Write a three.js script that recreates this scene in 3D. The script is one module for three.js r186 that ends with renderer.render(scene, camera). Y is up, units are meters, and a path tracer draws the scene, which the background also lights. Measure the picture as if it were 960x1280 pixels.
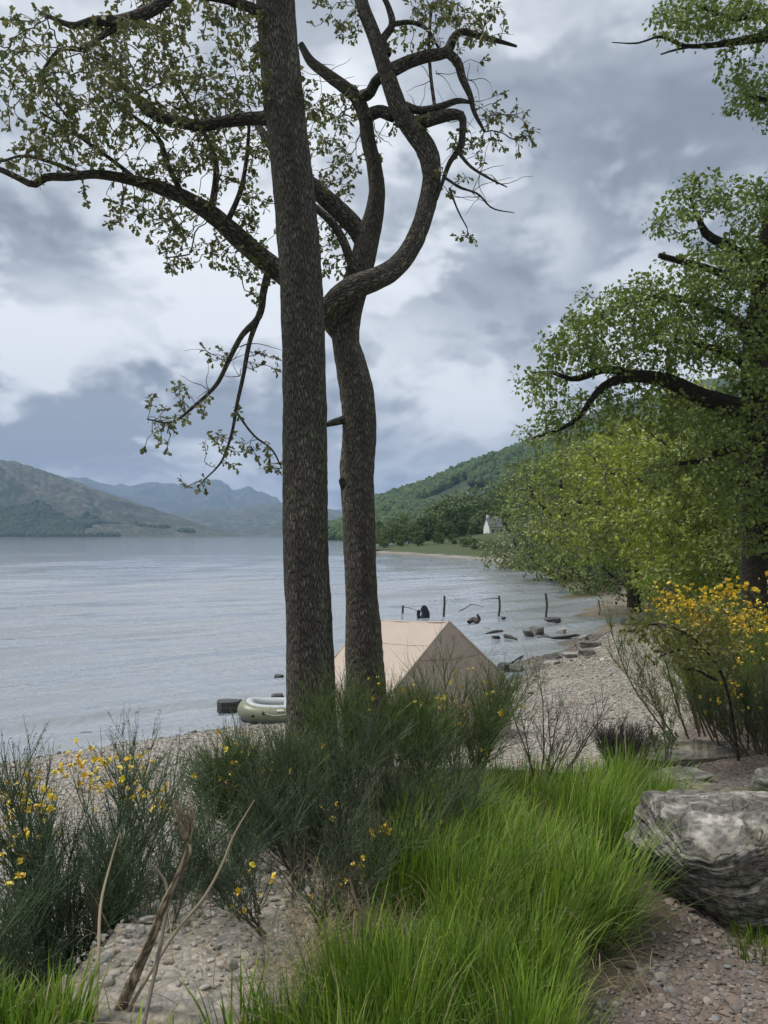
import * as THREE from 'three';
import { mergeGeometries, mergeVertices, toCreasedNormals } from 'three/addons/utils/BufferGeometryUtils.js';

// ------------------------------------------------------------------ camera, sky, sun, exposure
const EYE = 4.2, FOCAL = 960, TILT = Math.atan(29 / 960);
const scene = new THREE.Scene();
const camera = new THREE.PerspectiveCamera(2 * Math.atan(640 / FOCAL) * 180 / Math.PI, 0.75, 0.05, 40000);
camera.position.set(0, EYE, 0);
camera.rotation.set(TILT, 0, 0);
scene.add(camera);
const renderer = new THREE.WebGLRenderer({ antialias: true });
renderer.toneMapping = THREE.LinearToneMapping;
renderer.toneMappingExposure = 1.72;
renderer.shadowMap.enabled = true;

// seeded random numbers and lattice noise
function rng(seed) { let a = seed >>> 0; return () => { a = (a + 0x6D2B79F5) | 0; let t = Math.imul(a ^ (a >>> 15), 1 | a); t = (t + Math.imul(t ^ (t >>> 7), 61 | t)) ^ t; return ((t ^ (t >>> 14)) >>> 0) / 4294967296; }; }
const R0 = rng(7);
function h3(x, y, z) { let h = Math.imul(x, 374761393) + Math.imul(y, 668265263) + Math.imul(z, 2147483647 ^ 0x5bd1e995); h = Math.imul(h ^ (h >>> 13), 1274126177); h = Math.imul(h ^ (h >>> 16), 0x85ebca6b); return ((h ^ (h >>> 15)) >>> 0) / 4294967296; }
const fade = t => t * t * t * (t * (t * 6 - 15) + 10);
function n3(x, y, z) {
  const X = Math.floor(x), Y = Math.floor(y), Z = Math.floor(z), u = fade(x - X), v = fade(y - Y), w = fade(z - Z);
  const l = (a, b, t) => a + (b - a) * t;
  return l(l(l(h3(X, Y, Z), h3(X + 1, Y, Z), u), l(h3(X, Y + 1, Z), h3(X + 1, Y + 1, Z), u), v),
    l(l(h3(X, Y, Z + 1), h3(X + 1, Y, Z + 1), u), l(h3(X, Y + 1, Z + 1), h3(X + 1, Y + 1, Z + 1), u), v), w) * 2 - 1;
}
function fbm(x, y, z, o = 4, g = 0.5) { let s = 0, a = 1, t = 0; for (let i = 0; i < o; i++) { s += a * n3(x, y, z); t += a; a *= g; x = x * 2.03 + 7.1; y = y * 2.03 + 3.3; z = z * 2.03 + 1.7; } return s / t; }
const clamp = (x, a = 0, b = 1) => Math.min(b, Math.max(a, x));
const smooth = (a, b, x) => { const t = clamp((x - a) / (b - a)); return t * t * (3 - 2 * t); };
const lerp = (a, b, t) => a + (b - a) * t;
const V = (x, y, z) => new THREE.Vector3(x, y, z);
// a point in the place, from where it shows in the photograph and how far off it stands
const CT = Math.cos(TILT), ST = Math.sin(TILT);
function at(px, py, d) {
  const x = (px - 480) / FOCAL, y = (640 - py) / FOCAL, k = d / (CT - y * ST);
  return V(x * k, EYE + (y * CT + ST) * k, -d);
}

// the sky: a broken overcast, computed by direction
{
  const W = 3072, Hh = 1536, data = new Float32Array(W * Hh * 4);
  const tone = (dx, dy, dz) => {
    const el = Math.max(dy, 0);
    const k = 1 / (el + 0.34), x = dx * k * 1.9, z = dz * k * 1.9;
    const w1 = fbm(x * 0.9 + 3, z * 0.9, 1.5, 4), w2 = fbm(x * 0.9 - 9, z * 0.9 + 4, 7.5, 4);
    const big = fbm(x * 0.6 + w1 * 0.5 + 0.9, z * 0.6 + w2 * 0.5 + 2.1, 3.3, 3);
    const mid = fbm(x * 2.1 + w1 * 0.8, z * 2.1 + w2 * 0.8, 8.1, 6, 0.6);
    // heaped edges: ridges of folded noise
    const fine = 1 - 2.2 * Math.abs(fbm(x * 3.6 + w2 * 1.2, z * 3.6 + w1 * 1.2, 2.2, 5, 0.58));
    return { big, mid, fine };
  };
  const az0 = Math.atan2(-1, 0);
  // bright thin places and dark thick bodies in the cover: azimuth from straight ahead, height above the horizon, widths (degrees), strength
  const cells = [[-13, 24, 15, 12, 0.42], [-20, 13, 9, 3.0, 0.40], [-3, 12, 10, 3.5, 0.32], [12, 20, 3.2, 3.2, 0.42], [7, 10.5, 6.5, 4.0, 0.42], [-28, 12.5, 8, 3, 0.18], [-10, 3.2, 12, 1.3, 0.26], [4, 4, 8, 2.2, 0.2],
    [-16, 8.2, 13, 3.6, -0.27], [-30, 8, 12, 4, -0.2], [-27, 18.5, 6, 3, -0.36], [20, 30, 16, 14, -0.10], [9, 15, 8, 2.5, -0.22], [7, 12.2, 6, 1.4, -0.28], [16, 22, 6, 4, -0.14], [-22, 28, 8, 4, -0.05], [0, 33, 6, 6, 0.12], [27, 24, 10, 5, -0.08]];
  for (let j = 0; j < Hh; j++) {
    const th = ((j + 0.5) / Hh - 0.5) * Math.PI, cy = Math.cos(th), sy = Math.sin(th), el = th * 180 / Math.PI;
    for (let i = 0; i < W; i++) {
      const ph = ((i + 0.5) / W - 0.5) * 2 * Math.PI, dx = Math.cos(ph) * cy, dz = Math.sin(ph) * cy;
      const o = (j * W + i) * 4;
      if (sy < -0.06) { data[o] = 0.16; data[o + 1] = 0.18; data[o + 2] = 0.19; data[o + 3] = 1; continue; }
      const { big, mid, fine } = tone(dx, sy, dz);
      let az = (ph - az0) * 180 / Math.PI; if (az > 180) az -= 360; if (az < -180) az += 360;
      let c = 0;
      for (const [a, e, wa, we, s] of cells) {
        const jx = mid * 6 + fine * 1.2, jy = big * 2 + fine * 0.8 + mid * 3;
        const da = (az - a + jx) / wa, de = (el - e + jy) / we; c += s * Math.exp(-(da * da + de * de) * 0.8);
      }
      const heap = smooth(-0.12, 0.16, mid) - 0.5, puff = smooth(-0.1, 0.9, fine) - 0.5;
      let v = 0.585 + c * 0.9 + big * 0.20 + heap * 0.24 + mid * 0.25 + puff * 0.2;
      v = clamp(v, 0.03, 1.1);
      const t = smooth(0.05, 1.0, v);
      // thick cloud is slate grey, thin cloud almost white
      data[o] = lerp(0.185, 0.66, Math.pow(t, 1.25)); data[o + 1] = lerp(0.212, 0.69, Math.pow(t, 1.22)); data[o + 2] = lerp(0.25, 0.725, Math.pow(t, 1.15)); data[o + 3] = 1;
    }
  }
  const sky = new THREE.DataTexture(data, W, Hh, THREE.RGBAFormat, THREE.FloatType);
  sky.mapping = THREE.EquirectangularReflectionMapping; sky.magFilter = THREE.LinearFilter; sky.minFilter = THREE.LinearFilter; sky.needsUpdate = true;
  scene.background = sky; scene.environment = sky;
  scene.backgroundIntensity = 0.85; scene.environmentIntensity = 0.85;
}
const sun = new THREE.DirectionalLight(new THREE.Color(1, 0.95, 0.87), 2.0);
sun.position.set(-26, 52, -20); sun.target.position.set(2, 0, -14);
sun.castShadow = true; sun.shadow.radius = 30; sun.shadow.mapSize.set(2048, 2048);
Object.assign(sun.shadow.camera, { left: -60, right: 60, top: 60, bottom: -60, near: 1, far: 200 });
scene.add(sun, sun.target);
scene.fog = new THREE.FogExp2(0xa8c4ea, 0.00013);

// ------------------------------------------------------------------ helpers for things, parts, geometry
const taken = {};
function numbered(name) { const n = taken[name] = (taken[name] ?? -1) + 1; return n ? name + '_' + String(n).padStart(3, '0') : name; }
function tag(o, label, category, group, kind) { if (label) o.userData.label = label; if (category) o.userData.category = category; if (group) o.userData.group = group; if (kind) o.userData.kind = kind; return o; }
function thing(name, label, category, p = [0, 0, 0], group) { const g = new THREE.Group(); g.name = numbered(name); g.position.set(...p); scene.add(g); return tag(g, label, category, group); }
function mesh(name, geo, mat, parent, kind) { const m = new THREE.Mesh(geo, mat); m.name = parent ? name : numbered(name); m.castShadow = m.receiveShadow = true; (parent || scene).add(m); if (kind) m.userData.kind = kind; return m; }

class Soup { // collects triangles into one geometry
  constructor(uv = false) { this.p = []; this.n = []; this.c = []; this.u = uv ? [] : null; this.i = []; }
  get count() { return this.p.length / 3; }
  vert(x, y, z, nx, ny, nz, c, u, v) { this.p.push(x, y, z); this.n.push(nx, ny, nz); this.c.push(c[0], c[1], c[2]); if (this.u) this.u.push(u || 0, v || 0); return this.p.length / 3 - 1; }
  tri(a, b, c) { this.i.push(a, b, c); }
  build(origin) {
    const g = new THREE.BufferGeometry();
    if (origin) for (let k = 0; k < this.p.length; k += 3) { this.p[k] -= origin.x; this.p[k + 1] -= origin.y; this.p[k + 2] -= origin.z; }
    g.setAttribute('position', new THREE.Float32BufferAttribute(this.p, 3)); g.setAttribute('normal', new THREE.Float32BufferAttribute(this.n, 3)); g.setAttribute('color', new THREE.Float32BufferAttribute(this.c, 3));
    if (this.u) g.setAttribute('uv', new THREE.Float32BufferAttribute(this.u, 2));
    g.setIndex(this.i); return g;
  }
  // tapered tube along points; bend(a, s, r) may change the radius round the ring
  tube(pts, rad, sides, col, bend, capEnd = true) {
    const n = pts.length; if (n < 2) return;
    const T = V(), N = V(), B = V(); let ref = null, first = -1, s = 0;
    for (let k = 0; k < n; k++) {
      if (k === 0) T.subVectors(pts[1], pts[0]); else if (k === n - 1) T.subVectors(pts[k], pts[k - 1]); else T.subVectors(pts[k + 1], pts[k - 1]);
      if (T.lengthSq() < 1e-12) T.set(0, 1, 0); T.normalize();
      if (!ref) { ref = Math.abs(T.y) > 0.9 ? V(1, 0, 0) : V(0, 1, 0); }
      N.copy(ref).addScaledVector(T, -ref.dot(T)).normalize(); ref.copy(N); B.crossVectors(T, N);
      if (k) s += pts[k].distanceTo(pts[k - 1]);
      const r = rad[k], around = Math.max(2 * Math.PI * rad[0], 0.02), cols = this.u ? sides + 1 : sides, base = this.count;
      for (let q = 0; q < cols; q++) {
        const a = q / sides * Math.PI * 2, rr = bend ? bend(q === sides ? 0 : a, s, r) : r, ca = Math.cos(a), sa = Math.sin(a);
        const nx = N.x * ca + B.x * sa, ny = N.y * ca + B.y * sa, nz = N.z * ca + B.z * sa;
        this.vert(pts[k].x + nx * rr, pts[k].y + ny * rr, pts[k].z + nz * rr, nx, ny, nz, typeof col === 'function' ? col(ca, sa, s) : col, q / sides * around, s);
      }
      if (k === 0) first = base;
      else for (let q = 0; q < sides; q++) {
        const q2 = this.u ? q + 1 : (q + 1) % sides, a = base - cols + q, b = base - cols + q2, c = base + q, d = base + q2;
        this.tri(a, b, c); this.tri(b, d, c);
      }
    }
    if (capEnd) { const L = this.count - (this.u ? sides + 1 : sides), c = this.vert(pts[n - 1].x + T.x * rad[n - 1] * 0.3, pts[n - 1].y + T.y * rad[n - 1] * 0.3, pts[n - 1].z + T.z * rad[n - 1] * 0.3, T.x, T.y, T.z, typeof col === 'function' ? col(1, 0, s) : col, 0, s); for (let q = 0; q < sides; q++) this.tri(L + q, L + (this.u ? q + 1 : (q + 1) % sides), c); }
  }
  // a leaf: stations [t, half width] along its length, folded on the midrib and arched
  leaf(p, dir, up, len, wid, st, col, fold = 0.25, arch = 0.2) {
    const D = dir, S = _s.crossVectors(D, up); if (S.lengthSq() < 1e-8) S.set(1, 0, 0); S.normalize(); const U = _u.crossVectors(S, D);
    let pm = -1;
    for (let k = 0; k < st.length; k++) {
      const [t, w] = st[k], x = t * len, y = -arch * len * t * t, h = w * wid, f = fold * h;
      const cx = p.x + D.x * x + U.x * y, cy = p.y + D.y * x + U.y * y, cz = p.z + D.z * x + U.z * y;
      const m = this.vert(cx, cy, cz, U.x, U.y, U.z, col);
      if (k === 0 || (k === st.length - 1 && w < 0.03)) { // pointed ends
        if (pm >= 0) { this.tri(pm, pm + 1, m); this.tri(pm, m, pm + 2); }
        if (k === 0) { this.vert(cx, cy, cz, U.x, U.y, U.z, col); this.vert(cx, cy, cz, U.x, U.y, U.z, col); }
      } else {
        this.vert(cx + S.x * h + U.x * f, cy + S.y * h + U.y * f, cz + S.z * h + U.z * f, U.x - S.x * fold, U.y - S.y * fold, U.z - S.z * fold, col);
        this.vert(cx - S.x * h + U.x * f, cy - S.y * h + U.y * f, cz - S.z * h + U.z * f, U.x + S.x * fold, U.y + S.y * fold, U.z + S.z * fold, col);
        if (k === 1) { this.tri(pm, m + 1, m); this.tri(pm, m, m + 2); }
        else { this.tri(pm, m + 1, m); this.tri(pm, pm + 1, m + 1); this.tri(pm, m + 2, pm + 2); this.tri(pm, m, m + 2); }
      }
      pm = m;
    }
  }
}
const _s = V(), _u = V();
Soup.prototype.needle = function (p, dir, side, len, wid, c) { const S = _s.crossVectors(dir, side).normalize(), U = _u.crossVectors(S, dir), v = (t, w) => this.vert(p.x + dir.x * len * t + S.x * w, p.y + dir.y * len * t + S.y * w, p.z + dir.z * len * t + S.z * w, U.x, U.y, U.z, c); const a = v(0, 0), b = v(0.5, wid), d = v(0.5, -wid), e = v(1, 0); this.tri(a, b, d); this.tri(b, e, d); };
const OAK = [[0, 0.02], [0.26, 0.21], [0.40, 0.12], [0.66, 0.34], [0.80, 0.2], [1, 0]];
const OAKSMALL = [[0, 0], [0.55, 0.36], [1, 0]];
function randDir(r) { const z = r() * 2 - 1, a = r() * Math.PI * 2, k = Math.sqrt(1 - z * z); return V(k * Math.cos(a), z, k * Math.sin(a)); }
const shade = (c, k) => [c[0] * k, c[1] * k, c[2] * k];
const mixc = (a, b, t) => [lerp(a[0], b[0], t), lerp(a[1], b[1], t), lerp(a[2], b[2], t)];
function spline(list, step) { // list of [Vector3, radius] -> evenly spaced points and radii
  const c = new THREE.CatmullRomCurve3(list.map(e => e[0]), false, 'centripetal'), n = Math.max(2, Math.ceil(c.getLength() / step)), pts = [], rad = [], m = list.length - 1;
  for (let k = 0; k <= n; k++) { const t = c.getUtoTmapping(k / n), f = t * m, i = Math.min(m - 1, Math.floor(f)); pts.push(c.getPoint(t)); rad.push(lerp(list[i][1], list[i + 1][1], f - i)); }
  return { pts, rad };
}
// grow twigs from limbs towards points of a crown (space colonisation); returns nodes with parent and radius
function grow(limbs, targets, o, r) {
  const nodes = [];
  for (const L of limbs) { // L: {pts, rad, bare}
    let prev = -1;
    for (let k = 0; k < L.pts.length; k++) { nodes.push({ p: L.pts[k], par: prev, limb: true, kids: 0, dir: V(0, 0, 0), bare: L.bare, r: L.rad[k] }); if (prev >= 0) nodes[prev].kids++; prev = nodes.length - 1; }
  }
  const A = targets.map(p => ({ p, n: -1, d: 1e9 }));
  let from = 0;
  for (let it = 0; it < o.steps; it++) {
    for (const a of A) { if (a.dead) continue; for (let k = from; k < nodes.length; k++) { if (nodes[k].bare) continue; const d = nodes[k].p.distanceToSquared(a.p); if (d < a.d) { a.d = d; a.n = k; } } if (a.d < o.kill * o.kill) { a.dead = true; nodes[a.n].tip = true; } }
    from = nodes.length;
    const pull = new Map();
    for (const a of A) if (!a.dead && a.n >= 0 && a.d < o.reach * o.reach) { let v = pull.get(a.n); if (!v) pull.set(a.n, v = V(0, 0, 0)); v.add(V().subVectors(a.p, nodes[a.n].p).normalize()); }
    if (!pull.size) break;
    for (const [k, v] of pull) {
      const q = nodes[k]; if (q.kids > 6) { continue; }
      v.normalize().addScaledVector(randDir(r), o.wander ?? 0.35); v.y += o.lift ?? 0; v.normalize();
      const p = q.p.clone().addScaledVector(v, o.step); q.kids++;
      nodes.push({ p, par: k, limb: false, kids: 0, dir: v.clone(), r: 0, depth: (q.depth || 0) + 1 });
    }
  }
  for (let k = nodes.length - 1; k >= 0; k--) { const q = nodes[k]; if (q.limb) continue; if (!q.a) q.a = o.tip * o.tip; q.r = Math.sqrt(q.a); if (q.par >= 0 && !nodes[q.par].limb) nodes[q.par].a = (nodes[q.par].a || 0) + q.a * 0.92; }
  return nodes;
}
function twigs(s, nodes, sides, col, most = 1) { // each unbranched run of nodes becomes one tube
  const kids = nodes.map(() => []);
  nodes.forEach((q, k) => { if (q.par >= 0 && !q.limb) kids[q.par].push(k); });
  nodes.forEach((q, k) => {
    for (const c of kids[k]) {
      if (!q.limb && kids[k][0] === c) continue; // continued below as part of a longer run
      const pts = [q.p], rad = [Math.min(nodes[c].r, q.r)]; let e = c;
      while (e !== undefined) { pts.push(nodes[e].p); rad.push(nodes[e].r); e = kids[e][0]; }
      s.tube(pts, rad.map(x => Math.min(x, most)), rad[0] > 0.02 ? sides + 2 : sides, col, null, false);
    }
  });
  return kids;
}

// ------------------------------------------------------------------ textures
function texture(n, fn, srgb, rep = 1) { // fn(u, v) -> [r, g, b] 0..1 ; tiles
  const d = new Uint8Array(n * n * 4);
  for (let j = 0; j < n; j++) for (let i = 0; i < n; i++) { const c = fn(i / n, j / n), o = (j * n + i) * 4; for (let q = 0; q < 3; q++) d[o + q] = clamp(c[q]) * 255; d[o + 3] = 255; }
  const t = new THREE.DataTexture(d, n, n); t.wrapS = t.wrapT = THREE.RepeatWrapping; t.magFilter = THREE.LinearFilter; t.minFilter = THREE.LinearMipmapLinearFilter; t.generateMipmaps = true;
  if (srgb) t.colorSpace = THREE.SRGBColorSpace; t.repeat.set(rep, rep); t.needsUpdate = true; return t;
}
function pn2(u, v, f, seed) { // tiling lattice noise, period f
  const x = u * f, y = v * f, X = Math.floor(x), Y = Math.floor(y), a = fade(x - X), b = fade(y - Y), h = (i, j) => h3(((i % f) + f) % f, ((j % f) + f) % f, seed);
  return lerp(lerp(h(X, Y), h(X + 1, Y), a), lerp(h(X, Y + 1), h(X + 1, Y + 1), a), b) * 2 - 1;
}
const pf = (u, v, f, seed, o = 4) => { let s = 0, a = 1, t = 0; for (let k = 0; k < o; k++) { s += a * pn2(u, v, f, seed + k * 17); t += a; a *= 0.55; f *= 2; } return s / t; };
function cells(u, v, f, seed) { // tiling cell noise: nearest, second, id
  const x = u * f, y = v * f, X = Math.floor(x), Y = Math.floor(y); let d1 = 9, d2 = 9, id = 0;
  for (let j = -1; j <= 1; j++) for (let i = -1; i <= 1; i++) { const a = (((X + i) % f) + f) % f, b = (((Y + j) % f) + f) % f, px = X + i + h3(a, b, seed), py = Y + j + h3(a, b, seed + 1), d = Math.hypot(x - px, y - py); if (d < d1) { d2 = d1; d1 = d; id = h3(a, b, seed + 2); } else if (d < d2) d2 = d; }
  return [d1, d2, id];
}
const gravelBump = texture(512, (u, v) => { const [a, b, id] = cells(u, v, 34, 3), [c, e] = cells(u, v, 80, 9); const h = Math.sqrt(clamp(b - a)) * (0.5 + 0.5 * id) * 0.8 + clamp(e - c) * 0.2; return [h, h, h]; });
const gravelTone = texture(512, (u, v) => { const [a, b, id] = cells(u, v, 34, 3), [, , id2] = cells(u, v, 80, 9), f = pf(u, v, 5, 31, 4); const k = 0.62 + 0.34 * (id - 0.5) + 0.2 * (id2 - 0.5) + f * 0.16 - (b - a < 0.09 ? 0.12 : 0), w = (id - 0.5) * 0.05; return [k + w, k, k - w]; });
// bark plates: cells stretched along the stem
const barkBump = texture(512, (u, v) => { const w = pf(u, v, 6, 5, 3) * 0.05; const s = stretch(u + w, v, 24, 7, 40), t = stretch(u - w, v, 44, 15, 60); const h = clamp(Math.pow(s, 0.6) * 0.8 + t * 0.25 + pf(u, v, 48, 77, 2) * 0.1); return [h, h, h]; });
function stretch(u, v, fx, fy, seed) { const x = u * fx, y = v * fy, X = Math.floor(x), Y = Math.floor(y); let d1 = 9, d2 = 9; for (let j = -1; j <= 1; j++) for (let i = -1; i <= 1; i++) { const a = (((X + i) % fx) + fx) % fx, b = (((Y + j) % fy) + fy) % fy, d = Math.hypot(x - X - i - h3(a, b, seed), (y - Y - j - h3(a, b, seed + 1))); if (d < d1) { d2 = d1; d1 = d; } else if (d < d2) d2 = d; } return clamp(d2 - d1); }
const barkTone = texture(512, (u, v) => { const w = pf(u, v, 6, 5, 3) * 0.05; const s = stretch(u + w, v, 24, 7, 40), l = smooth(0.18, 0.5, pf(u, v, 9, 91, 5)), m = smooth(0.2, 0.55, pf(u, v, 5, 131, 4)); const k = 0.26 + 0.42 * Math.pow(s, 0.6) + pf(u, v, 30, 7, 3) * 0.16; return [k + l * 0.16 - m * 0.03, k * 0.94 + l * 0.17 + m * 0.015, k * 0.86 + l * 0.15 - m * 0.04]; }, true);
barkBump.repeat.set(1.5, 1.5); barkTone.repeat.set(1.5, 1.5);
const fine = texture(256, (u, v) => { const k = 0.8 + pf(u, v, 16, 3, 4) * 0.25; return [k, k, k]; });

// ------------------------------------------------------------------ the lie of the land
const shorePx = [[-150, 976], [0, 945], [75, 934], [150, 922], [225, 912], [300, 901], [420, 886], [560, 866], [640, 842], [672, 826], [700, 812], [740, 792], [752, 770], [722, 742], [700, 724], [668, 712], [632, 704], [590, 699], [540, 696], [505, 693], [470, 691]];
const shore = [[-500, -260], [-160, -52], [-40, 1], [-18, 9.4]];
for (const [px, py] of shorePx) { const d = EYE * FOCAL / (py - 669) * 1.0; shore.push([(px - 480) / FOCAL * d, d]); }
shore.push([-9, 205], [-13, 222], [-6, 250], [16, 330], [60, 520], [220, 900], [800, 1600]);
const landPoly = [...shore, [3000, 1600], [3000, -600], [-500, -600]];
function inLand(x, d) { let c = false; for (let i = 0, j = landPoly.length - 1; i < landPoly.length; j = i++) { const [xi, yi] = landPoly[i], [xj, yj] = landPoly[j]; if ((yi > d) !== (yj > d) && x < (xj - xi) * (d - yi) / (yj - yi) + xi) c = !c; } return c; }
function shoreDist(x, d) { let m = 1e9; for (let i = 1; i < shore.length; i++) { const [ax, ay] = shore[i - 1], [bx, by] = shore[i], dx = bx - ax, dy = by - ay, t = clamp(((x - ax) * dx + (d - ay) * dy) / (dx * dx + dy * dy)), q = (ax + dx * t - x) ** 2 + (ay + dy * t - d) ** 2; if (q < m) m = q; } m = Math.sqrt(m); return inLand(x, d) ? m : -m; }
const lut = (T, x) => { if (x <= T[0][0]) return T[0][1]; for (let i = 1; i < T.length; i++) if (x <= T[i][0]) return lerp(T[i - 1][1], T[i][1], (x - T[i - 1][0]) / (T[i][0] - T[i - 1][0])); return T[T.length - 1][1]; };
const bankEdge = [[-8, 2.6], [-1.9, 2.9], [-1.3, 3.7], [-0.95, 7.4], [-0.3, 9.3], [1, 9.3], [2.2, 8.6], [3, 8.8], [4.5, 11], [7, 16], [12, 27], [20, 55], [40, 80], [200, 120]];
const pathLine = [[1.15, 0.5], [1.3, 1.8], [1.75, 2.7], [2.35, 3.7], [2.9, 5], [3.1, 6.6], [3.9, 9], [5.2, 12.5]];
function pathDist(x, d) { let m = 1e9; for (let i = 1; i < pathLine.length; i++) { const [ax, ay] = pathLine[i - 1], [bx, by] = pathLine[i], dx = bx - ax, dy = by - ay, t = clamp(((x - ax) * dx + (d - ay) * dy) / (dx * dx + dy * dy)); m = Math.min(m, Math.hypot(ax + dx * t - x, ay + dy * t - d)); } return m; }
function land(x, d) { // height and what lies there
  const s = shoreDist(x, d);
  let y = s < 0 ? Math.max(-3.5, 0.075 * s - 0.012 * s * s * (s > -10 ? 1 : 0) - (s <= -10 ? 1.2 : 0)) : s < 11 ? 0.10 * s : 1.1 + 0.05 * (s - 11);
  if (s > 0) y += 0.05 * fbm(x * 0.5, d * 0.5, 2, 3) * smooth(0, 3, s) + 0.035 * Math.sin(s * 2.1 + fbm(x * 0.3, d * 0.3, 5, 2) * 3) * smooth(0.3, 2, s) * smooth(9, 5, s);
  if (d > 60) y += smooth(12, 45, s) * 2.2 * smooth(60, 200, d) + Math.max(0, s - 50) * 0.16 * smooth(150, 260, d) * smooth(-20, 60, x + 20);
  const e = lut(bankEdge, x), wd = 1.5 + Math.max(0, x - 4) * 0.9, bank = smooth(e + wd, e - 0.5 - wd * 0.3, d) * (s > 0 ? 1 : 0);
  if (bank > 0) { const far = Math.max(0, d); const top = 2.62 - 0.02 * far - 0.0105 * Math.min(far, 11) ** 2 * 1.0 + Math.min(1.8, Math.max(0, x - 3.6) * 0.14) + 0.06 * fbm(x * 1.1, d * 1.1, 9, 3); y = lerp(y, Math.max(y, top), bank); }
  const pd = pathDist(x, d), path = smooth(1.0, 0.62, pd + 0.16 * fbm(x * 2.2, d * 2.2, 4, 3));
  y -= path * 0.03 * (bank > 0 ? 1 : 0);
  return { y, s, bank, path };
}
const groundAt = (x, z) => land(x, -z).y;

const cPeb = [0.30, 0.275, 0.24], cWet = [0.15, 0.135, 0.11], cBed = [0.12, 0.10, 0.062], cPath = [0.14, 0.108, 0.086], cSoil = [0.075, 0.06, 0.036], cWood = [0.055, 0.075, 0.022], cTurf = [0.075, 0.115, 0.03];
{
  const rows = [], NC = 240; let d = -5;
  while (d < 950) { rows.push(d); d += d < 1 ? 0.12 : 0.045 * Math.pow(Math.max(d, 1.2), 0.82) ; }
  const s = new Soup(true);
  for (const dd of rows) {
    const half = 5 + 1.15 * Math.max(0, dd) + Math.max(0, dd - 100) * 0.6;
    for (let k = 0; k <= NC; k++) {
      const t = k / NC * 2 - 1, x = half * (t * 0.8 + 0.2 * t * t * t), L = land(x, dd);
      const nz = fbm(x * 0.7, dd * 0.7, 12, 3), nb = fbm(x * 0.17, dd * 0.17, 2, 3);
      let c = mixc(cPeb, [0.235, 0.205, 0.165], smooth(-0.1, 0.5, nz + nb * 0.6));
      c = mixc(c, cWet, smooth(1.3 + nz * 0.7, 0.25 + nz * 0.3, L.s));
      c = mixc(c, [0.17, 0.14, 0.10], smooth(26, 15, Math.hypot(x - 15, (dd - 56) * 0.8) + nz * 6) * 0.8); // brown silt in the head of the bay
      if (L.s < 0) c = mixc(c, cBed, smooth(0, -1.2, L.s));
      const soil = mixc(cSoil, cTurf, smooth(-0.2, 0.4, nb + nz * 0.4));
      c = mixc(c, soil, smooth(0.25, 0.8, L.bank + nz * 0.2) * (1 - smooth(-0.1 + nz * 0.3, -0.45 + nz * 0.3, x) * smooth(2.6, 2.9, dd)));
      c = mixc(c, cPath, L.path * smooth(0.0, 0.5, L.bank));
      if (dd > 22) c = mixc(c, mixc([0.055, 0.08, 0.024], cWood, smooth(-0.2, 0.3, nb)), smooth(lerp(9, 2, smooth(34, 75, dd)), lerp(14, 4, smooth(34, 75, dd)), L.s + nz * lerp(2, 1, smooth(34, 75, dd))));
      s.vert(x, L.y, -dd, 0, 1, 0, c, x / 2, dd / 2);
    }
  }
  for (let j = 0; j + 1 < rows.length; j++) for (let k = 0; k < NC; k++) { const a = j * (NC + 1) + k, b = a + 1, c = a + NC + 1, e = c + 1; s.tri(a, b, c); s.tri(b, e, c); }
  const g = s.build(); g.computeVertexNormals();
  const m = new THREE.MeshStandardMaterial({ vertexColors: true, roughness: 0.95, map: gravelTone.clone(), bumpMap: gravelBump, bumpScale: 0.02 });
  m.color.setRGB(1.55, 1.55, 1.55);
  tag(mesh('ground', g, m), 'pale shingle beach rising to a grassy bank and stony path', 'ground', null, 'structure');
}
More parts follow.
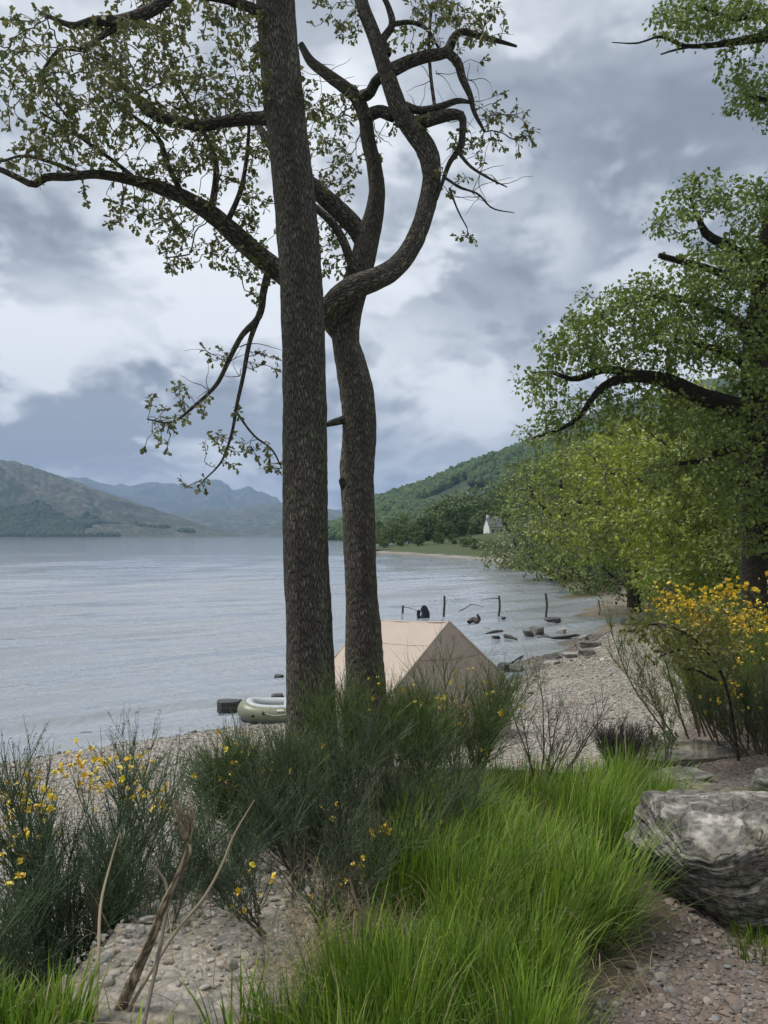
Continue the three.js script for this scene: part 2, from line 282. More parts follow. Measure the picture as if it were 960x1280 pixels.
// water: a rippled sheet whose rows widen with distance
{
  const r = rng(21), waves = [];
  for (let k = 0; k < 26; k++) { const l = 0.28 * Math.pow(1.155, k), a = 2.2 + (r() - 0.5) * (k < 8 ? 1.3 : k < 18 ? 0.34 : 0.6); waves.push([Math.cos(a) * 6.283 / l, Math.sin(a) * 6.283 / l, r() * 6.28, l * (l > 0.8 ? 0.013 : 0.006) * (l > 2.6 ? Math.pow(2.6 / l, 0.9) : 1), l]); }
  const rows = []; let d = 9; while (d < 14000) { rows.push(d); d += d < 70 ? 0.005 * d * Math.min(1, 0.6 + d / 60) : d * 0.009 * (1 + (d - 70) / 160); }
  const NC = 270, s = new Soup(true);
  for (let j = 0; j < rows.length; j++) {
    const dd = rows[j], half = 8 + dd * 0.86, sp = Math.max((rows[j + 1] || dd * 1.1) - dd, half * 2 / NC);
    for (let k = 0; k <= NC; k++) {
      const t = k / NC * 2 - 1, x = half * t + (dd < 200 ? 0 : 0); let y = 0;
      const gust = 0.72 + 0.5 * fbm(x * 0.05, dd * 0.035, 3, 2);
      for (const w of waves) { const vis = smooth(2.2, 4.5, w[4] / sp); if (vis > 0) { const q = Math.sin(w[0] * x + w[1] * dd + w[2] + 0.6 * Math.sin(x * 0.21 + dd * 0.13 + w[2])); y += vis * w[3] * (q + 0.35 * (q * q - 0.5)) * gust; } }
      s.vert(x, y * smooth(9, 13, dd), -dd, 0, 1, 0, [1, 1, 1], x / 4.2, dd / 4.2);
    }
  }
  for (let j = 0; j + 1 < rows.length; j++) for (let k = 0; k < NC; k++) { const a = j * (NC + 1) + k, b = a + 1, c = a + NC + 1, e = c + 1; s.tri(a, b, c); s.tri(b, e, c); }
  const g = s.build(); g.computeVertexNormals();
  const ripple = texture(512, (u, v) => { const k = 0.5 + 0.3 * pf(u + 0.02 * pf(u, v, 4, 3, 2), v, 9, 3, 4) + 0.2 * pf(u, v, 26, 43, 3); return [k, k, k]; });
  const m = new THREE.MeshPhysicalMaterial({ color: new THREE.Color().setRGB(0.60, 0.66, 0.73), roughness: 0.05, ior: 1.34, transmission: 0.6, thickness: 1, attenuationColor: new THREE.Color().setRGB(0.24, 0.25, 0.17), attenuationDistance: 0.9, bumpMap: ripple, bumpScale: 0.05 });
  tag(mesh('water', g, m), 'wind rippled grey blue lake water', 'water', null, 'structure');
}

// ------------------------------------------------------------------ hills round the lake
function hill(name, label, prof, dRidge, dFront, dBack, tint, rough, seed, nC = 260, nR = 90) {
  const s = new Soup(true), tops = prof.map(([px, py]) => at(px, py, dRidge));
  for (let k = 0; k <= nC; k++) {
    const f = k / nC * (tops.length - 1), i = Math.min(tops.length - 2, Math.floor(f)), t = f - i;
    const x = lerp(tops[i].x, tops[i + 1].x, t) , yt = Math.max(2, lerp(tops[i].y, tops[i + 1].y, t)) * (1 + (name === 'mountain' ? 0.06 : 0.015) * fbm(k * 0.21, seed, 1, 5));
    for (let j = 0; j <= nR; j++) {
      const v = j / nR, w = v < 0.8 ? v / 0.8 : 1 - (v - 0.8) / 0.2, d = v < 0.8 ? lerp(dFront, dRidge, v / 0.8) : lerp(dRidge, dBack, (v - 0.8) / 0.2);
      const xx = x * d / dRidge, sc = 1 / (dRidge - dFront) * 6, gul = fbm(xx * sc, d * sc, seed, 5), prof01 = Math.pow(smooth(0, 1, w) * 0.6 + w * 0.4, 0.85);
      const y = -3 + (yt + 3) * prof01 + gul * rough * yt * w * (1 - w) * 4 * 0.5;
      s.vert(xx, y, -d, 0, 1, 0, tint(xx, y, d, w, gul), xx / 40, d / 40);
    }
  }
  for (let k = 0; k < nC; k++) for (let j = 0; j < nR; j++) { const a = k * (nR + 1) + j, b = a + 1, c = a + nR + 1, e = c + 1; s.tri(a, c, b); s.tri(b, c, e); }
  const g = s.build(); g.computeVertexNormals();
  return tag(mesh(name, g, hillMat), label, 'hill', null, 'structure');
}
const hillMat = new THREE.MeshStandardMaterial({ vertexColors: true, roughness: 1 });
const moor = (seed, fx) => (x, y, d, w, g) => {
  const n = fbm(x * fx, d * fx, seed, 5), m = fbm(x * fx * 4, d * fx * 4, seed + 3, 4);
  let c = mixc([0.038, 0.058, 0.028], [0.078, 0.09, 0.052], smooth(-0.2, 0.3, n * 0.7 + m * 0.7));
  c = mixc(c, [0.062, 0.054, 0.038], smooth(0.1, 0.4, m)); const q = fbm(x * fx * 15, d * fx * 15, seed + 6, 3); c = mixc(c, [0.17, 0.165, 0.14], smooth(0.28, 0.45, q) * 0.6); c = mixc(c, [0.018, 0.034, 0.016], smooth(-0.1, -0.32, q) * 0.7);
  return c;
};
hill('mountain', 'hazy blue mountain range far across the lake', [[-520, 600], [-300, 612], [-80, 590], [60, 594], [100, 598], [130, 604], [160, 607], [195, 604], [225, 606], [245, 606], [262, 599], [276, 601], [292, 612], [310, 609], [335, 617], [352, 628], [380, 634], [412, 636], [430, 637], [470, 640], [540, 650], [700, 660]], 9000, 6200, 11500, moor(5, 0.0012), 0.35, 5);
hill('foothill', 'grey green foothill across the lake below the blue mountains', [[60, 652], [160, 646], [240, 638], [290, 637], [330, 630], [360, 628], [400, 634], [432, 640], [470, 650], [540, 664], [600, 668]], 5200, 3400, 6100, moor(9, 0.0024), 0.35, 9);
hill('hillside', 'green and brown moorland hillside across the lake', [[-760, 540], [-420, 548], [-200, 560], [-60, 572], [0, 575], [18, 577], [40, 584], [62, 591], [90, 600], [130, 614], [180, 632], [230, 648], [268, 660], [300, 668]], 3000, 2250, 3700, moor(13, 0.0052), 0.42, 13, 340, 120);
hill('mountainside', 'wooded mountainside rising behind the far headland', [[380, 668], [425, 655], [462, 632], [495, 615], [525, 606], [545, 601], [560, 593], [585, 581], [612, 570], [640, 557], [668, 547], [690, 540], [730, 524], [790, 505], [900, 480], [1100, 470], [1500, 500]], 1500, 520, 2000,
  (x, y, d, w, g) => { const n = fbm(x * 0.009, d * 0.009, 3, 5), m = fbm(x * 0.05, d * 0.05, 8, 3); return mixc(mixc([0.025, 0.045, 0.017], [0.04, 0.062, 0.022], smooth(-0.2, 0.3, m)), mixc([0.07, 0.072, 0.04], [0.045, 0.06, 0.028], smooth(-0.1, 0.3, m)), smooth(0.05, 0.3, n)); }, 0.3, 3, 300, 110);

// ------------------------------------------------------------------ materials of plants and stone
const barkMat = new THREE.MeshStandardMaterial({ vertexColors: true, map: barkTone, bumpMap: barkBump, bumpScale: 0.05, roughness: 0.95 });
const twigMat = new THREE.MeshStandardMaterial({ vertexColors: true, roughness: 0.9 });
const leafMat = new THREE.MeshPhysicalMaterial({ vertexColors: true, roughness: 0.75, transmission: 0.45, thickness: 0, side: THREE.DoubleSide, specularIntensity: 0.4 });
const bladeMat = new THREE.MeshPhysicalMaterial({ vertexColors: true, roughness: 0.7, transmission: 0.4, thickness: 0, side: THREE.DoubleSide, specularIntensity: 0.5 });
const petalMat = new THREE.MeshPhysicalMaterial({ color: new THREE.Color().setRGB(0.78, 0.5, 0.015), roughness: 0.7, transmission: 0.3, thickness: 0, side: THREE.DoubleSide });
const petalTones = [[0.80, 0.57, 0.015], [0.74, 0.46, 0.01], [0.84, 0.66, 0.04]].map(c => { const m = petalMat.clone(); m.color.setRGB(...c); return m; });
const dryMat = new THREE.MeshStandardMaterial({ vertexColors: true, roughness: 0.95 });

const trunkBend = (seed, big = 0.05, small = 0.035) => (a, s, r) => {
  const ca = Math.cos(a), sa = Math.sin(a);
  return r * (1 + big * n3(ca * 1.1 + seed, sa * 1.1, s * 0.8) + small * n3(ca * 3 + seed, sa * 3, s * 3.2)) + 0.007 * (1 - Math.abs(n3(ca * 7 + seed, sa * 7, s * 5))) * Math.min(1, r / 0.1) + 0.004 * n3(ca * 16, sa * 16, s * 14) * Math.min(1, r / 0.1);
};
// lichen, moss and stained patches on a base bark colour
const barkCol = (c, seed) => (ca, sa, s) => { const l = smooth(0.08, 0.4, fbm(ca * 1.2 + seed, sa * 1.2, s * 1.1, 4)), m = smooth(0.1, 0.45, fbm(ca * 1.5 + seed + 9, sa * 1.5, s * 0.8, 4)), d = smooth(0.05, 0.5, fbm(ca * 2.2, sa * 2.2 + seed, s * 0.5, 3)); return shade(mixc(mixc(c, [c[0] * 1.5, c[1] * 1.55, c[2] * 1.5], l * 0.8), [c[0] * 0.75, c[1] * 0.92, c[2] * 0.55], m * 0.7), 1 - 0.3 * d); };
const px2 = (list, kd = 0.93) => list.map(([x, y, d, r]) => [at(x, y, d), r * d / FOCAL * kd]);
function blobs(list, r) { // [px, py, half width, half height, depth, half depth, count]
  const out = [];
  for (const [x, y, w, h, d, dd, n] of list) for (let k = 0; k < n;) { const q = randDir(r).multiplyScalar(Math.cbrt(0.2 + 0.8 * r())), c = at(x + q.x * w, y + q.y * h, d + q.z * dd), m = 4 + Math.floor(r() * 5), s = d * (0.012 + 0.014 * r()); for (let i = 0; i < m && k < n; i++, k++) { const e = randDir(r).multiplyScalar(s); e.y *= 0.6; out.push(e.add(c)); } }
  return out;
}
function leafWhorls(s, nodes, kids, r, o) {
  nodes.forEach((q, k) => {
    if (q.limb || q.bare) return;
    const end = kids[k].length === 0, n = end ? o.end : (q.r < o.thin && r() < o.along ? o.few : 0);
    const D = q.dir;
    for (let i = 0; i < n; i++) {
      const a = randDir(r), dir = a.clone().addScaledVector(D, end ? 0.9 : 0.3); dir.y -= 0.15; dir.normalize();
      const p = q.p.clone().addScaledVector(D, (r() - 0.6) * o.back).addScaledVector(a, (o.spread ?? 0.3) * o.len * r());
      const up = randDir(r); up.y += 1.1; up.normalize();
      const len = o.len * (0.55 + 0.6 * r()), t = r();
      s.leaf(p, dir, up, len, len * o.wide, o.shape, shade(mixc(o.colA, o.colB, t), 0.8 + 0.4 * r()), 0.3, 0.15 + 0.3 * r());
    }
  });
}
const colTwig = [0.085, 0.076, 0.065];

// ------------------------------------------------------------------ the two lakeside oaks
{
  const r = rng(101);
  // trunk that stands in front
  const o1 = at(390, 975, 7.5), base1 = V(o1.x, groundAt(o1.x, o1.z) - 0.05, o1.z);
  const g1 = thing('oak_tree', 'tall oak with straight dark furrowed trunk standing before the forked oak', 'tree', [base1.x, base1.y, base1.z], 'lakeside oaks');
  const inv1 = base1;
  const T1 = px2([[392, 1010, 7.5, 44], [391, 960, 7.5, 38], [389, 900, 7.5, 33], [387, 800, 7.5, 30.5], [383, 690, 7.5, 29.5], [381, 560, 7.5, 29.5], [379, 430, 7.5, 28.5], [372, 300, 7.5, 27.5], [362, 190, 7.5, 26.5], [353, 110, 7.5, 26], [346, 30, 7.5, 25], [338, -90, 7.5, 24], [326, -240, 7.5, 21], [318, -420, 7.5, 15]]);
  T1[0][0].y = base1.y - 0.15;
  const S = new Soup(true), c1 = [0.52, 0.505, 0.485];
  const t1 = spline(T1, 0.045); S.tube(t1.pts, t1.rad, 60, barkCol(c1, 4), trunkBend(3, 0.035, 0.03));
  mesh('trunk', S.build(inv1), barkMat, g1);
  const limbs1 = [
    [[338, 30, 7.5, 12], [318, 12, 7.4, 8], [285, 0, 7.3, 7], [240, -8, 7.2, 6], [190, -25, 7.1, 4]],
    [[345, -60, 7.5, 12], [280, -45, 7.3, 11], [225, -18, 7.2, 10], [190, 12, 7.1, 10], [150, 26, 7.0, 9], [118, 26, 6.9, 7], [92, 32, 6.9, 5], [60, 20, 6.9, 3]],
    [[350, 150, 7.5, 12], [318, 148, 7.6, 10], [285, 152, 7.7, 9], [250, 157, 7.7, 9], [215, 151, 7.7, 8], [185, 140, 7.7, 7], [165, 118, 7.7, 5], [140, 95, 7.6, 3]],
    [[170, 22, 7.05, 5], [120, 50, 6.95, 4.5], [110, 62, 6.9, 4], [75, 62, 6.9, 3], [55, 85, 6.9, 2]],
  ].map(l => spline(px2(l), 0.07));
  const SL = new Soup(true); for (const l of limbs1) SL.tube(l.pts, l.rad.map(x => x * 0.85), 12, [0.42, 0.41, 0.395], trunkBend(9, 0.09, 0.08));
  mesh('limb', SL.build(inv1), barkMat, g1);
  const b1 = blobs([[60, 55, 80, 55, 7.0, 1.0, 150], [150, 55, 80, 50, 7.2, 1.2, 150], [250, 50, 70, 50, 7.4, 1.2, 150], [40, 120, 60, 45, 7, 0.9, 100], [120, 115, 70, 45, 7.4, 1.2, 120], [215, 115, 75, 45, 7.6, 1.2, 130], [305, 95, 38, 75, 7.9, 1.0, 90], [300, 40, 40, 40, 7.7, 0.8, 55], [390, 120, 25, 50, 7.9, 0.6, 30]], r);
  const nodes = grow(limbs1, b1, { steps: 70, step: 0.085, reach: 1.6, kill: 0.1, tip: 0.0042, wander: 0.45 }, r);
  const ST = new Soup(); const kids = twigs(ST, nodes, 4, colTwig, 0.03); mesh('twig', ST.build(inv1), twigMat, g1, 'stuff');
  const LF = new Soup(); leafWhorls(LF, nodes, kids, r, { end: 8, few: 4, along: 0.6, thin: 0.009, back: 0.1, len: 0.074, wide: 1, shape: OAK, colA: [0.11, 0.15, 0.055], colB: [0.2, 0.19, 0.07] });
  mesh('foliage', LF.build(inv1), leafMat, g1, 'stuff');

  // forked oak behind it
  const o2 = at(460, 930, 9), base2 = V(o2.x, groundAt(o2.x, o2.z) - 0.05, o2.z);
  const g2 = thing('oak_tree', 'forked oak with snaking pale limbs, its bare trunk beside the tent', 'tree', [base2.x, base2.y, base2.z], 'lakeside oaks');
  const T2 = px2([[462, 960, 9, 36], [460, 920, 9, 29], [458, 870, 9, 26], [455, 800, 9, 23.5], [451, 720, 9, 21], [448, 640, 9, 21.5], [446, 590, 9, 22], [449, 530, 9, 22.5], [446, 490, 9, 22], [439, 455, 9, 20], [432, 425, 9, 18], [434, 395, 9, 19], [443, 360, 9.02, 18], [452, 330, 9.05, 17], [459, 300, 9.1, 16], [467, 270, 9.1, 13], [471, 240, 9.1, 10.5], [467, 205, 9.1, 9.5], [460, 175, 9.1, 9], [457, 150, 9.1, 9], [447, 124, 9.1, 8.5], [428, 107, 9.1, 8], [405, 90, 9.1, 7], [388, 76, 9.1, 6], [376, 55, 9.1, 4]]);
  T2[0][0].y = base2.y - 0.15;
  const S2 = new Soup(true); const t2 = spline(T2, 0.04), c2 = [0.60, 0.58, 0.55];
  const bump = trunkBend(17, 0.05, 0.04), knob = at(428, 602, 9).y;
  S2.tube(t2.pts, t2.rad, 56, barkCol(c2, 14), bump);
  mesh('trunk', S2.build(base2), barkMat, g2);
  const limbsPx = [
    [[426, 420, 9, 13], [405, 392, 8.9, 14], [375, 362, 8.75, 14], [347, 338, 8.6, 14], [322, 318, 8.5, 14], [300, 299, 8.4, 13.5], [265, 268, 8.2, 12.5], [230, 247, 8.0, 11], [180, 229, 7.8, 8.5], [120, 218, 7.5, 6.5], [85, 221, 7.4, 6], [58, 222, 7.35, 5.5], [42, 231, 7.3, 5], [22, 222, 7.25, 4.5], [0, 212, 7.2, 4], [-40, 202, 7.1, 3]],
    [[404, 398, 8.75, 16], [418, 380, 8.66, 16.5], [440, 361, 8.6, 16], [466, 350, 8.6, 14.5], [490, 338, 8.65, 13], [510, 316, 8.7, 12], [525, 285, 8.75, 11.6], [535, 250, 8.8, 11.4], [540, 218, 8.8, 11.6], [534, 188, 8.8, 13], [517, 163, 8.8, 13], [501, 140, 8.8, 12], [490, 110, 8.8, 11], [478, 75, 8.8, 9.6], [467, 42, 8.8, 9], [455, 12, 8.8, 8.6], [446, -20, 8.8, 8], [436, -80, 8.8, 6]],
    [[457, 303, 9.1, 12], [441, 280, 9.1, 12], [417, 257, 9.1, 11.5], [388, 231, 9.1, 10.5], [360, 205, 9.1, 9], [338, 180, 9.1, 6], [318, 150, 9.2, 4]],
    [[446, 352, 8.9, 7], [436, 320, 8.85, 6], [422, 288, 8.85, 5.5], [402, 266, 8.85, 5], [380, 250, 8.9, 5]],
    [[450, 122, 9.1, 8], [462, 116, 9.0, 7.5], [470, 102, 8.95, 7], [482, 92, 8.85, 7]],
    [[458, 146, 9.1, 8], [474, 139, 9.0, 7.5], [492, 145, 8.9, 8]],
    [[486, 90, 8.8, 9], [508, 79, 8.8, 8], [535, 70, 8.8, 7.5], [558, 65, 8.8, 7], [567, 48, 8.8, 5.5], [576, 40, 8.8, 4.5], [602, 46, 8.8, 4], [625, 52, 8.8, 3], [646, 58, 8.8, 1.6]],
    [[558, 65, 8.8, 6], [572, 78, 8.8, 5.5], [578, 98, 8.8, 5], [588, 120, 8.8, 4], [592, 138, 8.8, 3], [606, 165, 8.8, 1.8]],
    [[504, 132, 8.8, 6], [525, 138, 8.75, 5], [548, 134, 8.75, 4.5], [572, 126, 8.75, 4], [588, 128, 8.8, 2]],
    [[514, 156, 8.8, 9], [540, 149, 8.75, 8], [566, 143, 8.7, 7], [577, 145, 8.7, 6], [578, 165, 8.7, 4.5], [575, 184, 8.7, 4], [562, 203, 8.7, 3.3], [554, 225, 8.7, 2.6], [546, 250, 8.7, 1.5]],
    [[573, 190, 8.7, 2.5], [588, 208, 8.7, 2], [610, 222, 8.7, 1.6], [634, 234, 8.7, 0.7]],
    [[556, 222, 8.7, 2], [575, 234, 8.7, 1.6], [598, 243, 8.7, 1.4], [615, 260, 8.7, 1.1], [643, 266, 8.7, 0.5]],
    [[562, 235, 8.7, 1.6], [572, 262, 8.7, 1.2], [584, 285, 8.7, 0.8]],
    [[540, 4, 8.9, 2], [536, 50, 8.85, 2.2], [538, 90, 8.8, 2.4], [543, 132, 8.8, 2.5]],
    [[484, 70, 8.8, 6], [479, 50, 8.8, 5.5], [490, 32, 8.8, 5], [486, 10, 8.8, 4], [470, -20, 8.8, 3]],
    [[492, 30, 8.8, 3.5], [515, 28, 8.8, 3], [535, 38, 8.8, 2.2], [548, 60, 8.8, 1.5]],
    [[337, 334, 8.55, 5.5], [330, 362, 8.5, 5], [324, 395, 8.45, 4.5], [302, 420, 8.4, 3.8], [286, 450, 8.35, 3.2], [271, 480, 8.3, 2.8], [247, 504, 8.3, 2.2], [214, 528, 8.3, 1.5], [184, 524, 8.3, 0.8]],
    [[325, 390, 8.45, 4], [312, 428, 8.45, 3.2], [304, 470, 8.4, 2.7], [296, 506, 8.4, 2.3], [290, 540, 8.4, 1.9], [276, 578, 8.4, 1.4], [252, 603, 8.4, 0.8]],
    [[293, 512, 8.4, 1.7], [318, 545, 8.4, 1.4], [340, 562, 8.45, 1.2], [352, 585, 8.5, 0.9]],
    [[262, 272, 8.2, 5], [268, 240, 8.3, 4.5], [270, 205, 8.3, 4], [255, 165, 8.3, 3], [230, 120, 8.3, 2.2], [210, 85, 8.3, 1.5]],
    [[230, 248, 8.0, 4], [212, 210, 7.9, 3.5], [196, 170, 7.9, 3], [160, 140, 7.8, 2], [120, 110, 7.8, 1.4]],
    [[175, 228, 7.8, 3], [140, 200, 7.7, 2.6], [90, 165, 7.6, 2], [50, 140, 7.5, 1.4]],
    [[100, 217, 7.5, 3], [70, 205, 7.4, 2.4], [30, 195, 7.3, 1.8], [0, 202, 7.3, 1.2]],
    [[282, 283, 8.3, 4], [300, 240, 8.4, 3.2], [308, 200, 8.5, 2.6], [312, 150, 8.5, 2]],
    [[440, 522, 8.95, 6], [424, 526, 8.9, 5], [416, 528, 8.88, 4.5], [408, 531, 8.86, 3]],
    [[448, 612, 9, 15], [438, 606, 8.95, 14], [430, 602, 8.92, 9], [425, 599, 8.9, 3]],
  ];
  const limbs2 = limbsPx.map((l, i) => spline(px2(l, i === 0 ? 0.84 : 0.93), 0.06));
  limbs2[24].bare = limbs2[25].bare = true; for (const i of [6]) limbs2[i].bare = false;
  limbs2.forEach((l, i) => { const L = new Soup(true); L.tube(l.pts, l.rad, l.rad[0] > 0.09 ? 40 : 12, barkCol(i < 2 ? [0.56, 0.545, 0.52] : [0.48, 0.47, 0.46], 30 + i), trunkBend(20 + i, 0.07, 0.06)); mesh('limb', L.build(base2), barkMat, g2); });
  const b2 = blobs([[60, 178, 60, 25, 7.4, 0.8, 85], [140, 175, 60, 30, 7.7, 0.9, 110], [220, 185, 60, 38, 8.0, 1.0, 120], [290, 190, 50, 55, 8.4, 0.9, 110], [170, 262, 45, 20, 7.9, 0.6, 75], [215, 275, 52, 25, 8.1, 0.6, 85], [250, 312, 55, 22, 8.3, 0.5, 55], [300, 335, 38, 22, 8.4, 0.5, 40], [325, 262, 28, 45, 8.6, 0.5, 45], [200, 110, 70, 40, 8.2, 0.7, 60], [120, 120, 60, 40, 7.8, 0.6, 50],
    [415, 150, 36, 55, 9.2, 0.6, 110], [425, 210, 36, 32, 9.2, 0.5, 60], [410, 245, 26, 18, 9.1, 0.4, 25], [475, 190, 18, 8, 9.1, 0.2, 8], [420, 15, 30, 18, 9.0, 0.4, 30], [440, 45, 12, 14, 9, 0.3, 10], [405, 320, 14, 40, 9.1, 0.3, 24],
    [575, 15, 40, 18, 8.8, 0.5, 50], [605, 35, 28, 22, 8.8, 0.4, 36], [530, 25, 26, 26, 8.8, 0.5, 24], [610, 70, 14, 8, 8.8, 0.2, 8], [510, 55, 16, 10, 8.8, 0.3, 8], [625, 140, 16, 20, 8.8, 0.3, 22], [636, 175, 18, 12, 8.8, 0.3, 24], [600, 168, 14, 18, 8.7, 0.3, 18], [560, 172, 20, 14, 8.7, 0.3, 14], [590, 185, 12, 8, 8.7, 0.2, 8], [535, 165, 14, 12, 8.7, 0.2, 8], [570, 228, 14, 12, 8.7, 0.2, 9], [548, 235, 8, 10, 8.7, 0.2, 5], [588, 288, 8, 5, 8.7, 0.1, 5],
    [222, 495, 12, 12, 8.3, 0.2, 8], [240, 515, 22, 14, 8.3, 0.2, 12], [200, 548, 14, 14, 8.3, 0.2, 8], [262, 512, 12, 8, 8.3, 0.2, 5], [262, 560, 14, 12, 8.4, 0.2, 9], [300, 568, 30, 22, 8.4, 0.25, 34], [335, 582, 18, 16, 8.45, 0.2, 18], [252, 606, 12, 6, 8.4, 0.1, 7], [268, 450, 14, 12, 8.4, 0.2, 5], [340, 458, 18, 6, 8.4, 0.2, 8], [285, 545, 16, 10, 8.4, 0.2, 8], [190, 522, 12, 8, 8.3, 0.1, 5], [310, 520, 14, 10, 8.4, 0.2, 4]], r);
  const n2 = grow(limbs2, b2, { steps: 60, step: 0.08, reach: 1.4, kill: 0.1, tip: 0.0044, wander: 0.5 }, r);
  const ST2 = new Soup(); const k2 = twigs(ST2, n2, 4, colTwig, 0.02);
  // bare dead shoots on the right hand limbs
  for (const [x, y] of [[570, 40], [600, 46], [585, 100], [560, 66], [545, 92], [590, 125], [575, 180], [600, 215], [620, 230], [560, 240], [600, 245], [590, 240], [405, 92], [395, 80], [470, 165], [420, 100], [285, 455], [262, 488], [300, 470], [312, 430], [200, 526], [575, 150], [520, 140], [540, 100]]) for (let k = 0; k < 3; k++) {
    let p = at(x, y, 8.75), d = randDir(r); d.y = d.y * 0.5 + 0.3 * (r() - 0.2); d.normalize(); const pts = [p.clone()], rad = [0.006]; const n = 4 + Math.floor(r() * 7);
    for (let i = 0; i < n; i++) { d.addScaledVector(randDir(r), 0.3).normalize(); p = p.clone().addScaledVector(d, 0.055); pts.push(p); rad.push(lerp(0.005, 0.0015, i / n)); }
    ST2.tube(pts, rad, 4, colTwig, null, false);
  }
  mesh('twig', ST2.build(base2), twigMat, g2, 'stuff');
  const LF2 = new Soup(); leafWhorls(LF2, n2, k2, r, { end: 8, few: 4, along: 0.5, thin: 0.008, back: 0.1, len: 0.076, wide: 1, shape: OAK, colA: [0.11, 0.15, 0.055], colB: [0.21, 0.2, 0.07] });
  mesh('foliage', LF2.build(base2), leafMat, g2, 'stuff');
}
console.log('oaks built');

// ------------------------------------------------------------------ trees of the right shore
// spec: trunk and limbs in [px, py, depth, radius px]; crown blobs; leaf size in px
function shoreTree(name, label, group, spec, seed) {
  const r = rng(seed), t0 = spec.limbs[0][0], f = at(t0[0], t0[1], t0[2]), base = V(f.x, groundAt(f.x, f.z) - 0.05, f.z);
  const g = thing(name, label, spec.category || 'tree', [base.x, base.y, base.z], group);
  const D = t0[2], limbs = spec.limbs.map((l, i) => { const L = px2(l); if (i === 0) L[0][0].y = base.y - 0.1; const s = spline(L, spec.step ?? D * 0.011); return s; });
  limbs.forEach((l, i) => { const S = new Soup(true); S.tube(l.pts, l.rad, i ? 8 : 16, spec.bark || [0.2, 0.175, 0.145], trunkBend(seed + i, 0.08, 0.06)); mesh(i ? 'limb' : 'trunk', S.build(base), barkMat, g); if ((spec.bare || []).includes(i)) l.bare = true; });
  const n = grow(limbs, blobs(spec.blobs.map(b => [...b.slice(0, 6), Math.round(b[6] * (spec.more ?? 2.4))]), r), { steps: spec.steps ?? 60, step: D * 0.0115, reach: D * 0.2, kill: D * 0.0135, tip: D * 0.0004, wander: 0.45 }, r);
  const ST = new Soup(); const kids = twigs(ST, n, 3, colTwig, 0.006 * D); mesh('twig', ST.build(base), twigMat, g, 'stuff');
  const LF = new Soup(); leafWhorls(LF, n, kids, r, { end: (spec.end ?? 8) + 5, few: (spec.few ?? 4) + 4, along: spec.along ?? 0.6, spread: 1.5, thin: D * 0.0016, back: D * 0.012, len: spec.leaf * D / FOCAL, wide: 1, shape: spec.shape || OAKSMALL, colA: shade(spec.colA, 1.2), colB: shade(spec.colB, 1.25) });
  mesh('foliage', LF.build(base), leafMat, g, 'stuff');
  return g;
}
const gWood = 'trees along the right shore';
